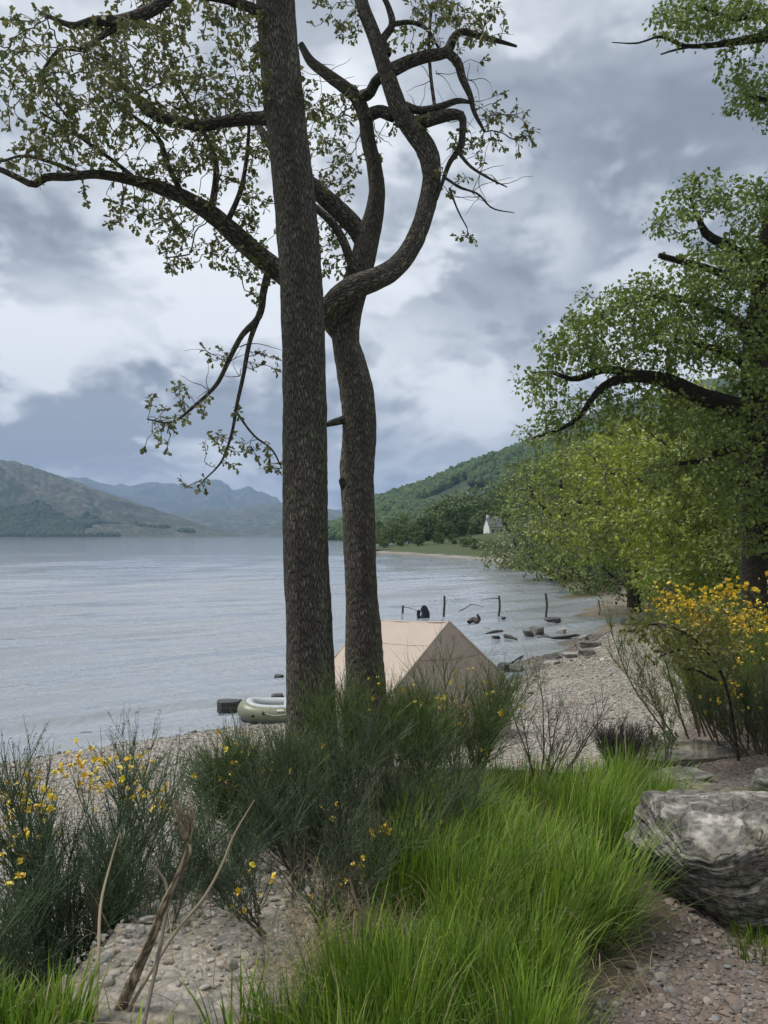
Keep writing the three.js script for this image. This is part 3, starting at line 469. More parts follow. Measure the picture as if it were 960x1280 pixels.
shoreTree('oak_tree', 'big spreading oak leaning its crooked limbs out over the shingle', gWood, {
  limbs: [
    [[962, 900, 14, 30], [952, 760, 14, 24], [948, 620, 14, 21], [946, 520, 14, 20], [948, 430, 14, 18], [960, 330, 14, 16], [980, 200, 14, 14], [1000, 60, 14, 12], [1020, -150, 14, 8]],
    [[946, 515, 14, 15], [915, 507, 13.8, 14], [873, 494, 13.6, 12], [840, 478, 13.4, 10.5], [800, 470, 13.2, 9], [775, 474, 13.1, 7], [757, 481, 13.1, 5.5], [740, 498, 13, 4.5], [727, 518, 13, 4], [700, 537, 12.9, 2.6], [667, 547, 12.8, 1.5]],
    [[800, 470, 13.2, 7], [757, 462, 13.1, 5.5], [717, 474, 13, 4], [690, 466, 12.9, 2.6], [665, 466, 12.8, 1.2]],
    [[970, 338, 14, 9], [930, 320, 13.8, 7], [905, 306, 13.7, 6.5], [882, 291, 13.6, 5.5], [872, 270, 13.6, 3], [862, 245, 13.6, 1.6]],
    [[912, 345, 13.9, 5.5], [880, 334, 13.8, 5], [850, 326, 13.7, 4.5], [824, 319, 13.6, 3.6]],
    [[1003, 40, 14, 8], [960, 45, 13.6, 6.5], [920, 52, 13.4, 5], [885, 57, 13.2, 3.4], [855, 57, 13.1, 2.4], [825, 46, 13, 1.7], [797, 54, 13, 1.2], [765, 53, 13, 0.6]],
    [[866, 58, 13.1, 1.8], [845, 62, 13.1, 1.6], [826, 68, 13.1, 1]],
    [[1008, 10, 14, 7], [960, 15, 13.5, 5], [910, 22, 13.2, 3.5], [870, 5, 13.1, 2]],
    [[990, 150, 14, 7], [960, 128, 13.6, 4], [935, 118, 13.4, 2]],
    [[950, 420, 14, 10], [905, 395, 13.8, 7], [860, 375, 13.6, 5], [815, 372, 13.4, 3.5], [770, 385, 13.2, 2]],
    [[945, 470, 14, 8], [915, 445, 13.4, 6], [880, 432, 13, 4], [840, 425, 12.7, 3]],
    [[950, 560, 14, 9], [915, 560, 13.5, 6], [880, 575, 13.2, 4], [845, 580, 13, 2.5]],
  ], bare: [4, 6], leaf: 6.4, end: 12, few: 7, along: 0.95, more: 2.2, shape: OAKSMALL,
  blobs: [[870, 248, 40, 24, 13.6, 0.6, 70], [845, 275, 18, 18, 13.6, 0.4, 24], [940, 275, 30, 45, 13.8, 0.8, 60], [935, 245, 22, 20, 13.8, 0.6, 24], [900, 335, 55, 38, 13.8, 1.3, 110], [950, 360, 50, 60, 14, 1.4, 130], [850, 375, 60, 36, 13.6, 1.2, 140], [795, 385, 55, 34, 13.3, 1.0, 120], [740, 405, 38, 26, 13.1, 0.8, 60], [715, 435, 36, 26, 13.0, 0.7, 56], [680, 462, 24, 16, 12.9, 0.5, 28], [775, 435, 50, 30, 13.2, 0.9, 90], [850, 425, 60, 34, 13.4, 1.2, 130], [925, 440, 50, 46, 13.8, 1.4, 140], [700, 505, 30, 18, 12.9, 0.5, 34], [682, 532, 32, 18, 12.8, 0.5, 34], [755, 520, 30, 22, 13.1, 0.6, 34], [810, 505, 40, 26, 13.3, 0.8, 60], [870, 530, 50, 30, 13.6, 1.0, 80], [930, 540, 40, 40, 13.8, 1.0, 80], [850, 590, 40, 26, 13.2, 0.8, 40], [930, 610, 40, 36, 13.2, 0.6, 70], [950, 660, 34, 34, 13.2, 0.6, 60], [900, 570, 44, 30, 13.2, 0.7, 60], [945, 500, 30, 40, 13.2, 0.6, 50],
    [900, 12, 80, 18, 13.3, 1.0, 110], [860, 28, 45, 24, 13.2, 0.7, 60], [945, 30, 40, 26, 13.5, 0.8, 60], [935, 112, 34, 30, 13.5, 0.6, 60], [960, 130, 30, 25, 13.7, 0.6, 30]],
  colA: [0.11, 0.17, 0.035], colB: [0.20, 0.25, 0.06],
}, 211);
const back = (o) => o;
shoreTree('birch_tree', 'pale stemmed tree with yellow green leaves behind the spreading oak', gWood, {
  limbs: [[[838, 760, 24, 8], [839, 700, 24, 7], [838, 620, 24, 6.5], [838, 540, 24, 6], [836, 470, 24, 4], [835, 430, 24, 2]], [[838, 620, 24, 3], [800, 600, 23.5, 2.4], [760, 590, 23, 1.5]], [[838, 600, 24, 3], [880, 570, 24, 2.2], [920, 560, 24, 1.4]], [[838, 560, 24, 3], [805, 535, 23.5, 2], [780, 520, 23, 1.2]]],
  bark: [0.55, 0.5, 0.43], leaf: 6.2, end: 8, few: 5, along: 0.75, colA: [0.18, 0.24, 0.03], colB: [0.33, 0.36, 0.055],
  blobs: [[800, 545, 55, 28, 23.5, 2, 90], [870, 560, 55, 34, 24, 2.2, 100], [770, 590, 50, 28, 23, 2, 80], [845, 625, 70, 34, 22.8, 2.2, 130], [920, 600, 50, 45, 24, 2.2, 110], [790, 640, 50, 26, 22.8, 2, 80], [880, 680, 60, 34, 22.5, 2, 110], [940, 670, 45, 40, 23, 2, 80], [820, 690, 34, 20, 22.5, 1.5, 40], [850, 500, 40, 28, 24.5, 1.6, 50]],
}, 223);
shoreTree('oak_tree', 'yellow green young oak overhanging the dark willow on the beach', gWood, {
  limbs: [[[795, 735, 40, 7], [792, 690, 40, 6], [790, 640, 40, 5], [785, 590, 40, 3.5], [780, 555, 40, 2]], [[791, 650, 40, 4], [755, 630, 39, 3], [715, 628, 38, 1.6]], [[790, 640, 40, 3.4], [825, 615, 40, 2.4], [850, 600, 40, 1.4]], [[788, 610, 40, 3], [750, 580, 39.5, 2], [725, 560, 39.5, 1.2]]],
  leaf: 5.4, end: 8, few: 5, along: 0.8, colA: [0.14, 0.20, 0.03], colB: [0.27, 0.31, 0.05],
  blobs: [[770, 565, 55, 24, 39.5, 3.5, 90], [725, 590, 45, 30, 39, 3, 90], [790, 605, 60, 30, 39, 3.5, 110], [735, 635, 55, 24, 38, 3, 100], [800, 650, 55, 26, 38.5, 3, 90], [745, 675, 45, 18, 38, 2.5, 70], [700, 655, 30, 20, 38.5, 2.5, 44], [790, 690, 45, 16, 38, 2.4, 50], [840, 640, 40, 34, 39, 3, 70]],
}, 227);
shoreTree('willow_bush', 'dark green rounded willow bush at the top of the beach', gWood, {
  limbs: [[[788, 745, 43, 5], [787, 725, 43, 4], [785, 705, 43, 2.5]], [[788, 738, 43, 3], [765, 720, 42.5, 2], [752, 708, 42.5, 1.2]], [[788, 738, 43, 3], [808, 720, 43, 2], [820, 705, 43, 1.2]]], category: 'bush',
  leaf: 4.6, end: 10, few: 6, along: 1, colA: [0.055, 0.10, 0.022], colB: [0.09, 0.14, 0.035],
  blobs: [[785, 712, 44, 22, 42.5, 2.2, 150], [765, 726, 28, 14, 42, 1.6, 70], [808, 726, 26, 14, 42.5, 1.6, 70], [785, 733, 42, 8, 42, 1.5, 60]],
}, 229);
shoreTree('ash_tree', 'tall green tree at the bend of the wooded shore', gWood, {
  limbs: [[[705, 718, 70, 5], [704, 680, 70, 4.5], [702, 630, 70, 3.5], [700, 580, 70, 2]], [[704, 660, 70, 3], [675, 630, 69, 2], [660, 605, 69, 1.2]], [[703, 650, 70, 3], [735, 615, 70, 2], [750, 590, 70, 1]]],
  leaf: 4.6, end: 8, few: 5, along: 0.9, colA: [0.13, 0.185, 0.04], colB: [0.21, 0.26, 0.06],
  blobs: [[700, 570, 42, 22, 70, 5, 80], [735, 555, 45, 24, 72, 5, 80], [670, 595, 36, 24, 69, 5, 70], [715, 605, 50, 26, 69, 5, 110], [680, 640, 44, 24, 68, 5, 90], [730, 650, 40, 28, 69, 5, 80], [700, 675, 50, 18, 68, 4.5, 80], [700, 698, 46, 12, 67, 4, 50], [760, 600, 36, 40, 72, 4, 60], [780, 555, 40, 24, 72, 4, 50]],
}, 233);
shoreTree('willow_tree', 'grey green rounded willow at the water edge below the tall tree', gWood, {
  limbs: [[[655, 712, 92, 4], [655, 690, 92, 3.4], [654, 665, 92, 2]], [[655, 700, 92, 2.4], [646, 685, 91, 1.6], [642, 674, 91, 1]], [[655, 700, 92, 2.4], [674, 678, 92, 1.6], [684, 662, 92, 1]]],
  leaf: 4.2, end: 9, few: 6, along: 1, colA: [0.15, 0.19, 0.075], colB: [0.22, 0.25, 0.11],
  blobs: [[672, 662, 30, 22, 91, 5, 110], [656, 689, 20, 12, 90, 4, 60], [672, 688, 30, 16, 90, 4, 70], [690, 665, 22, 22, 92, 4, 50]],
}, 239);
shoreTree('ash_tree', 'tall leafy tree right of the white house', gWood, {
  limbs: [[[668, 700, 110, 4], [667, 660, 110, 3.4], [665, 610, 110, 2]], [[667, 650, 110, 2.4], [656, 620, 110, 1.4]], [[667, 640, 110, 2.4], [690, 605, 110, 1.4]]],
  leaf: 4.2, end: 9, few: 6, along: 0.9, colA: [0.10, 0.155, 0.035], colB: [0.17, 0.21, 0.05],
  blobs: [[665, 600, 32, 22, 110, 6, 80], [662, 628, 16, 20, 109, 6, 50], [690, 620, 34, 26, 110, 6, 80], [665, 650, 36, 18, 109, 6, 70], [690, 580, 34, 20, 112, 6, 60], [730, 575, 34, 26, 114, 6, 60]],
}, 241);
// thick wood that closes the view at the right
for (const [px, d, top, w, seed, name, label, ca, cb] of [[905, 20, 560, 75, 251, 'hazel_bush', 'leafy green hazel filling the gap under the spreading oak', [0.12, 0.175, 0.03], [0.24, 0.29, 0.05]], [975, 19, 520, 70, 257, 'hazel_bush', 'dark leafy hazel at the foot of the spreading oak trunk', [0.09, 0.13, 0.025], [0.17, 0.21, 0.04]], [860, 52, 540, 80, 263, 'oak_tree', 'green oak deep in the wood behind the pale stemmed tree', [0.11, 0.165, 0.03], [0.2, 0.24, 0.045]], [960, 40, 500, 90, 269, 'oak_tree', 'shaded oak deep in the wood behind the hazels', [0.08, 0.12, 0.025], [0.15, 0.19, 0.04]]]) {
  const yb = 669 + (EYE - 2) / d * FOCAL, h = yb - top, b = [];
  for (let k = 0; k < 9; k++) { const t = (k + 0.5) / 9; b.push([px + (k % 3 - 1) * w * 0.55, top + 14 + t * h * (name === 'hazel_bush' ? 0.85 : 0.7), w * 0.55, h * 0.14, d + ((k * 7) % 5 - 2) * d * 0.02, d * 0.06, 110]); }
  shoreTree(name, label, gWood, { category: name === 'hazel_bush' ? 'bush' : 'tree', limbs: [[[px, yb, d, 8], [px + 2, lerp(yb, top, 0.4), d, 6], [px - 3, lerp(yb, top, 0.9), d, 2]], [[px, lerp(yb, top, 0.3), d, 4], [px - w * 0.4, lerp(yb, top, 0.5), d, 2.4], [px - w * 0.7, lerp(yb, top, 0.6), d, 1.4]], [[px, lerp(yb, top, 0.35), d, 4], [px + w * 0.4, lerp(yb, top, 0.6), d, 2.4], [px + w * 0.6, lerp(yb, top, 0.7), d, 1.4]]], leaf: d < 30 ? 7.2 : 5.6, end: 8, few: 5, along: 0.8, colA: ca, colB: cb, blobs: b }, seed);
}
// undergrowth that brings the wood down to the beach
[[690, 72, 38, 668, 'willow_bush', 'grey green willow bush at the bend of the bay', [0.12, 0.165, 0.055], [0.18, 0.22, 0.08]], [735, 56, 44, 660, 'willow_bush', 'mid green bush beside the dark willow', [0.11, 0.165, 0.035], [0.19, 0.24, 0.05]], [840, 36, 52, 680, 'hazel_bush', 'yellow green hazel hanging over the upper beach', [0.13, 0.185, 0.03], [0.25, 0.3, 0.05]], [900, 27, 66, 640, 'hazel_bush', 'bright hazel crowding the pale stemmed tree', [0.13, 0.19, 0.03], [0.26, 0.31, 0.05]], [850, 30, 50, 600, 'hazel_bush', 'tall hazel leaning over the bay behind the tall broom', [0.14, 0.2, 0.03], [0.27, 0.32, 0.055]], [765, 62, 40, 615, 'hazel_bush', 'leafy hazel between the young oak and the tall tree', [0.12, 0.18, 0.035], [0.21, 0.26, 0.055]], [650, 98, 30, 672, 'willow_bush', 'pale willow bush along the far side of the bay', [0.14, 0.18, 0.07], [0.2, 0.24, 0.1]], [950, 16.5, 80, 600, 'hazel_bush', 'shady hazel before the trunk of the spreading oak', [0.10, 0.145, 0.025], [0.2, 0.25, 0.045]]].forEach(([px, d, w, top, name, label, ca, cb], i) => {
  const x = (px - 480) / FOCAL * d, yb = 669 + (EYE - groundAt(x, -d)) / d * FOCAL, h = yb - top, b = [];
  for (let k = 0; k < 12; k++) { const t = (k + 0.5) / 12, ww = w * Math.sqrt(Math.max(0.15, 1 - (t - 0.45) ** 2 * 2)); b.push([px + (k * 5 % 4 - 1.5) / 1.5 * ww * 0.6, lerp(top + h * 0.1, yb - h * 0.06, t), ww * 0.5, h * 0.11, d + (k * 7 % 5 - 2) * d * 0.015, d * 0.035, 42]); }
  shoreTree(name, label, gWood, { category: 'bush', limbs: [[[px, yb, d, 4], [px + 2, lerp(yb, top, 0.4), d, 3], [px - 3, lerp(yb, top, 0.85), d, 1.4]], [[px, lerp(yb, top, 0.12), d, 2.4], [px - w * 0.4, lerp(yb, top, 0.3), d, 1.8], [px - w * 0.7, lerp(yb, top, 0.5), d, 1]], [[px, lerp(yb, top, 0.12), d, 2.4], [px + w * 0.4, lerp(yb, top, 0.35), d, 1.8], [px + w * 0.65, lerp(yb, top, 0.55), d, 1]]], leaf: d < 34 ? 7 : 5, end: 9, few: 6, along: 0.9, colA: ca, colB: cb, blobs: b }, 271 + i);
});
console.log('shore trees built');

// ------------------------------------------------------------------ far wood on the headland
{
  const protos = [], r = rng(301), gFar = 'trees of the wood on the far headland';
  for (let k = 0; k < 4; k++) { // unit trees, 1 m tall, scaled where they stand
    const q = rng(310 + k), S = new Soup(true), LF = new Soup(), P = [];
    S.tube([V(0, -0.02, 0), V(0.01, 0.2, 0), V(-0.01, 0.45, 0.01), V(0, 0.75, 0)], [0.03, 0.024, 0.018, 0.006], 7, [0.16, 0.14, 0.115]);
    for (let i = 0; i < 5; i++) { const a = i * 1.9 + k, y = 0.3 + i * 0.09; S.tube([V(0, y, 0), V(Math.cos(a) * 0.13, y + 0.08, Math.sin(a) * 0.13), V(Math.cos(a) * 0.26, y + 0.12, Math.sin(a) * 0.26)], [0.012, 0.008, 0.004], 5, [0.16, 0.14, 0.115]); }
    for (let i = 0; i < 26; i++) { const a = q() * 6.28, y = 0.2 + 0.7 * q(), w = 0.34 * Math.sqrt(Math.max(0.1, 1 - ((y - 0.52) / 0.5) ** 2)) * (0.55 + 0.45 * q()); P.push([V(Math.cos(a) * w, y, Math.sin(a) * w), 0.09 + 0.07 * q()]); }
    const ca = [[0.09, 0.15, 0.04], [0.12, 0.175, 0.045], [0.08, 0.13, 0.045], [0.14, 0.19, 0.055]][k];
    for (const [c, w] of P) { const tone = 0.85 + 0.3 * q(); for (let i = 0; i < 29; i++) { const dd = randDir(q), p = c.clone().addScaledVector(dd, w * Math.cbrt(0.3 + 0.7 * q())), up = randDir(q); up.y += 0.8; const dir = randDir(q); LF.leaf(p, dir, up.normalize(), 0.07 + 0.045 * q(), 0.08, OAKSMALL, shade(ca, tone * (0.8 + 0.4 * q())), 0.2, 0.2); } }
    protos.push([S.build(), LF.build()]);
  }
  let placed = 0;
  const put = (px, d, h, k, wide) => {
    const low = h < 6;
    const x = (px - 480) / FOCAL * d, y = groundAt(x, -d) - 0.2, g = low ? thing('shore_bush', 'low rounded bush along the far shore below the white cottage', 'bush', [x, y, -d], 'bushes along the far shore') : thing('broadleaf_tree', 'broadleaf tree in the dense wood on the far headland', 'tree', [x, y, -d], gFar);
    mesh('trunk', protos[k][0], barkMat, g); mesh('foliage', protos[k][1], leafMat, g, 'stuff'); g.rotation.y = r() * 6.28; g.scale.set(h * wide, h, h * wide); placed++;
  };
  const sky = [[440, 640], [470, 622], [500, 612], [540, 603], [580, 592], [620, 580], [660, 565], [720, 545]];
  for (const d of [215, 240, 270, 305, 345, 395]) for (let px = 452 + (d % 7) * 3; px < 705; px += 15 + r() * 9) {
    const x = (px - 480) / FOCAL * d; if (shoreDist(x, d) < 6) continue;
    if (d < 290 && px > 588 && px < 640) continue; // lawn round the white house
    const y = groundAt(x, -d), top = lut(sky, px) + 8 + r() * 16, want = EYE + (669 - top) / FOCAL * d - y, h = clamp(want * lerp(0.62, 1, clamp((d - 200) / 180)), 5, 24) * (0.85 + 0.25 * r());
    put(px, d + r() * 14, h, Math.floor(r() * 4), 0.95 + 0.4 * r());
  }
  for (const [px, d, h] of [[480, 205, 3], [500, 207, 3.4], [522, 203, 4.2], [548, 200, 3.6], [566, 192, 3], [582, 178, 3.2], [594, 162, 2.8], [606, 154, 2.5], [620, 148, 2.3], [634, 140, 2.4], [646, 150, 4], [600, 250, 8], [640, 262, 13], [655, 200, 14], [628, 300, 18], [612, 310, 17], [596, 300, 15], [676, 170, 14], [720, 150, 16], [750, 160, 18], [790, 150, 20], [830, 140, 18], [690, 190, 20]]) put(px, d, h, Math.floor(r() * 4), 1.3);
  // woods too far off to tell one tree from the next
  const far = (src, name, label, n, wMax, nR, size, seed, cA, cB, wob) => {
    const q = rng(seed), pos = src.geometry.attributes.position, col = [], I = new THREE.InstancedMesh(lump, lumpMat, n), M = new THREE.Matrix4(), Q = new THREE.Quaternion();
    for (let k = 0; k < n; k++) {
      let i, w; do { i = Math.floor(q() * pos.count); w = (i % (nR + 1)) / nR / 0.8; } while (w > wMax * (0.6 + 0.4 * q()) || pos.getY(i) < 0.5 || fbm(pos.getX(i) * wob, pos.getZ(i) * wob, 3, 3) < -0.25 + w / wMax * 0.3);
      const s = size * (0.6 + 0.8 * q()); Q.setFromAxisAngle(V(0, 1, 0), q() * 6.28);
      M.compose(V(pos.getX(i) + (q() - 0.5) * size * 2, pos.getY(i) + s * 0.2, pos.getZ(i) + (q() - 0.5) * size * 2), Q, V(s * (0.8 + 0.4 * q()), s, s * (0.8 + 0.4 * q()))); I.setMatrixAt(k, M);
      const c = shade(mixc(cA, cB, q()), 0.8 + 0.4 * q()); I.setColorAt(k, new THREE.Color().setRGB(...c));
    }
    I.name = numbered(name); I.castShadow = I.receiveShadow = true; scene.add(I); tag(I, label, 'woodland', null, 'stuff');
  };
  const lump = mergeVertices((() => { const q = new THREE.IcosahedronGeometry(0.6, 6); q.deleteAttribute('uv'); q.deleteAttribute('normal'); return q; })()); { const p = lump.attributes.position; for (let i = 0; i < p.count; i++) { const x = p.getX(i), y = p.getY(i), z = p.getZ(i), k = 1 + 0.4 * fbm(x * 3.4, y * 3.4, z * 3.4, 3) + 0.3 * n3(x * 11, y * 11, z * 11) * (0.5 + n3(x * 5, y * 5, z * 5)); p.setXYZ(i, x * k, y * k * 1.05, z * k); } lump.computeVertexNormals(); }
  const lumpMat = new THREE.MeshStandardMaterial({ roughness: 1 });
  far(scene.getObjectByName('mountainside'), 'woodland', 'dark green wood covering the mountainside behind the headland', 15000, 0.66, 110, 9.5, 331, [0.035, 0.07, 0.022], [0.075, 0.115, 0.035], 0.012);
  far(scene.getObjectByName('hillside'), 'woodland', 'dark wood along the foot of the moorland hillside', 7000, 0.34, 120, 11, 337, [0.03, 0.055, 0.02], [0.06, 0.085, 0.03], 0.006);
}

// ------------------------------------------------------------------ rocks
function rockGeo(planes, size, seed, detail, o = {}) { // a faceted stone: planes [nx, ny, nz, distance], then layered relief
  const g0 = new THREE.IcosahedronGeometry(1, detail); const g = mergeVertices((g0.deleteAttribute('uv'), g0.deleteAttribute('normal'), g0)); const p = g.attributes.position, col = new Float32Array(p.count * 3), uvs = new Float32Array(p.count * 2), P = planes.map(([x, y, z, d]) => { const l = Math.hypot(x, y, z); return [x / l, y / l, z / l, d]; });
  const ax = o.strata || [0.25, 0.95, 0.15], d = V();
  for (let i = 0; i < p.count; i++) {
    d.set(p.getX(i), p.getY(i), p.getZ(i)).normalize(); let s = 0;
    for (const q of P) { const c = q[0] * d.x + q[1] * d.y + q[2] * d.z; if (c > 0.02) s += Math.pow(c / q[3], 26); }
    let r = 1 / Math.pow(s, 1 / 26); const x = d.x * r, y = d.y * r, z = d.z * r;
    const wob = 0.12 * fbm(x * 2.5 + seed, y * 2.5, z * 2.5, 3), t = (x * ax[0] + y * ax[1] + z * ax[2]) + wob;
    const lay = n3(t * 7, seed + x * 1.8, z * 1.8) * 0.5 + n3(t * 19, seed + x * 3.6, z * 3.6) * 0.35 + n3(t * 44, seed + x * 6, z * 6) * 0.25, layer = o.layer ?? 0.05;
    r *= 1 + layer * (lay * 0.55 - 0.5 * smooth(0.05, 0, Math.abs(lay + 0.1))) + (o.rough ?? 0.04) * fbm(x * 5 + seed, y * 5, z * 5, 4) + 0.12 * (o.lump ?? 1) * fbm(x * 1.3 + seed, y * 1.3, z * 1.3, 2);
    p.setXYZ(i, d.x * r * size[0], d.y * r * size[1], d.z * r * size[2]);
    const a = smooth(-0.2, 0.4, 0.4 * lay + 1.2 * fbm(x * 2.2, t * 15 + seed, z * 2.2, 5)), li = smooth(0.22, 0.4, fbm(x * 3.5 + 9, y * 3.5, z * 3.5 + seed, 4)), ru = smooth(0.15, 0.5, fbm(x * 2 + 4, y * 2, z * 2 + seed, 3)), mo = smooth(0.2, 0.42, fbm(x * 3 + 31, y * 3, z * 3 + seed, 4));
    const gr = 0.8 + 0.4 * n3(x * 22, y * 22, z * 22 + seed); let c = mixc(o.colA || [0.13, 0.125, 0.115], o.colB || [0.27, 0.26, 0.235], a); c = mixc(c, [0.40, 0.39, 0.34], li * (o.lichen ?? 0.5)); c = mixc(c, [0.24, 0.185, 0.12], ru * 0.35); c = mixc(c, [0.07, 0.085, 0.03], mo * (o.moss ?? 0)); c = shade(c, gr);
    col.set(c, i * 3); uvs[i * 2] = (x * size[0] + z * size[2] * 0.7) * 2.4 + seed * 0.37; uvs[i * 2 + 1] = (t - wob + wob * 0.4) * size[1] * 2.4 + seed * 0.21;
  }
  g.setAttribute('color', new THREE.BufferAttribute(col, 3)); g.setAttribute('uv', new THREE.BufferAttribute(uvs, 2)); g.computeVertexNormals(); return g;
}
// split layers, grain and hairline cracks of the schist
const schist = (u, v) => { const w = pf(u, v, 4, 201, 3) * 0.05, b = pf(u * 1, v + w, 5, 211, 2), l = rowNoise(u, v + w, 6, 44, 221), f = rowNoise(u, v + w, 12, 110, 231), c = Math.abs(rowNoise(u, v + w, 4, 22, 241)), g = pf(u, v, 90, 251, 2); return { h: clamp(0.55 + 0.3 * l + 0.14 * f + 0.08 * g - 0.5 * smooth(0.07, 0, c)), k: 0.72 + 0.16 * l + 0.12 * f + 0.16 * g + 0.08 * b - 0.3 * smooth(0.05, 0, c) }; };
function rowNoise(u, v, fx, fy, seed) { const x = u * fx, y = v * fy, X = Math.floor(x), Y = Math.floor(y), a = fade(x - X), b = fade(y - Y), h = (i, j) => h3(((i % fx) + fx) % fx, ((j % fy) + fy) % fy, seed); return lerp(lerp(h(X, Y), h(X + 1, Y), a), lerp(h(X, Y + 1), h(X + 1, Y + 1), a), b) * 2 - 1; }
const schistTone = texture(512, (u, v) => { const { k } = schist(u, v); return [k, k, k * 0.98]; }), schistBump = texture(512, (u, v) => { const { h } = schist(u, v); return [h, h, h]; });
const stoneMat = new THREE.MeshStandardMaterial({ vertexColors: true, roughness: 0.88, map: schistTone, bumpMap: schistBump, bumpScale: 0.016 }); stoneMat.color.setRGB(1.35, 1.35, 1.35);
const wetStoneMat = new THREE.MeshStandardMaterial({ vertexColors: true, roughness: 0.4, map: schistTone, bumpMap: schistBump, bumpScale: 0.016 });
function rock(name, label, category, p, planes, size, seed, detail, o = {}, group) { const m = mesh(name, rockGeo(planes, size, seed, detail, o), o.wet ? wetStoneMat : stoneMat); m.position.copy(p); m.rotation.y = o.turn || 0; return tag(m, label, category, group); }
const blocky = (seed) => { const r = rng(seed), P = []; for (let k = 0; k < 9; k++) { const d = randDir(r); P.push([d.x, d.y * 0.7, d.z, 0.75 + 0.35 * r()]); } P.push([0, 1, 0.1, 0.7 + 0.2 * r()], [0, -1, 0, 0.7], [1, 0, 0, 0.95], [-1, 0, 0, 0.95], [0, 0, 1, 0.95], [0, 0, -1, 0.95]); return P; };
{
  const c = at(934, 1078, 3.75);
  rock('boulder', 'large grey layered boulder beside the stony path', 'boulder', c, [[-0.22, 1, 0.22, 0.74], [0.02, 1, -0.25, 0.86], [-0.9, -0.5, 0.3, 0.72], [-1, 0.25, 0.1, 0.92], [0.55, -0.8, 0.3, 0.70], [-0.2, -1, 0.1, 0.98], [-0.1, 0.1, 1, 0.66], [0.35, -0.5, 0.8, 0.66], [-0.55, -0.2, 0.85, 0.74], [0, 0, -1, 0.9], [1, 0.1, 0, 1.3], [0.25, 0.55, 0.75, 0.80], [-0.4, 0.75, 0.6, 0.80]], [0.45, 0.335, 0.42], 5, 56, { layer: 0.10, rough: 0.06, lump: 0.35, strata: [-0.32, 0.9, 0.35], lichen: 0.22, moss: 0.4, colA: [0.12, 0.114, 0.10], colB: [0.34, 0.32, 0.29] });
  // embedded ledge at the edge of the bank and slabs in the path
  const on = (px, py, d, lift = 0) => { const q = at(px, py, d); q.y = groundAt(q.x, q.z) + lift; return q; };
  rock('rock_ledge', 'mossy rock ledge at the bank edge behind the heather', 'rock', on(860, 905, 9.2, 0.02), blocky(11), [0.85, 0.2, 0.35], 12, 22, { layer: 0.07, moss: 0.7, turn: 0.2, colA: [0.09, 0.085, 0.075], colB: [0.2, 0.19, 0.165] });
  rock('rock_slab', 'pale flat slab set in the path beyond the boulder', 'rock', on(845, 930, 7.2, 0.0), blocky(13), [0.3, 0.06, 0.2], 14, 16, { layer: 0.08, turn: 0.5 });
  rock('rock_slab', 'small brown slab set in the path near the heather', 'rock', on(905, 945, 6.5, 0.0), blocky(15), [0.26, 0.055, 0.16], 16, 16, { layer: 0.08, turn: -0.3, colA: [0.16, 0.13, 0.10], colB: [0.26, 0.22, 0.18] });
  rock('rock', 'dark grassy stone where the path climbs below the broom', 'rock', on(975, 945, 6.4, 0.05), blocky(17), [0.25, 0.2, 0.22], 18, 16, { layer: 0.08, moss: 0.8 });
  // stones at the water's edge: px, py of the base, size (m), label
  const S = [[632, 838, 0.42, 0.34, 'dark angular rock at the waterline beside the tent', 1, 0], [646, 838, 0.46, 0.27, 'grey rock leaning on the dark angular rock by the tent', 0, 0], [628, 840, 0.12, 0.08, 'small white stone against the dark angular rock', 2, 0],
    [689, 829, 0.42, 0.10, 'flat pale stone on the wet shingle', 2, 1], [690, 822, 0.55, 0.12, 'low dark stone behind the flat pale stone', 1, 1], [712, 821, 0.42, 0.20, 'pale slanting stone on the wet shingle', 2, 0], [733, 818, 0.58, 0.26, 'grey brown stone beside the pale slanting stone', 0, 0], [738, 808, 0.62, 0.24, 'low broad grey stone up the wet shingle', 0, 1], [729, 799, 0.36, 0.2, 'pale rounded stone behind the low broad grey stone', 2, 0], [702, 790, 0.36, 0.22, 'white rounded stone standing in the shallows', 2, 0], [672, 791, 0.5, 0.34, 'square grey rock standing in the shallows', 0, 0], [661, 793, 0.4, 0.2, 'dark wet rock beside the square grey rock', 1, 0], [681, 796, 0.4, 0.1, 'dark flat rock just above the water near the square grey rock', 1, 0],
    [690, 776, 0.8, 0.22, 'jagged dark rocks below the fence in the shallows', 1, 0], [787, 780, 0.75, 0.26, 'dark slab lying on the upper beach', 1, 0], [796, 779, 0.6, 0.24, 'dark slab lying beside the pale topped slab on the upper beach', 1, 0], [830, 770, 1.0, 0.9, 'dark mossy boulder half hidden by the flowering broom', 1, 0], [620, 796, 0.3, 0.1, 'tiny dark rock awash off the tent', 1, 0], [106, 918, 0.28, 0.09, 'small dark rock awash where ripples reach the shingle', 1, 0], [348, 846, 0.22, 0.12, 'small dark rock poking out of the lake beyond the dinghy', 1, 0], [347, 870, 0.3, 0.12, 'dark flat rock poking out of the lake beside the dinghy', 1, 0], [322, 880, 0.16, 0.2, 'small pointed dark rock behind the dinghy bow', 1, 0], [629, 772, 0.22, 0.1, 'tiny dark rock awash near the fence post', 1, 0]];
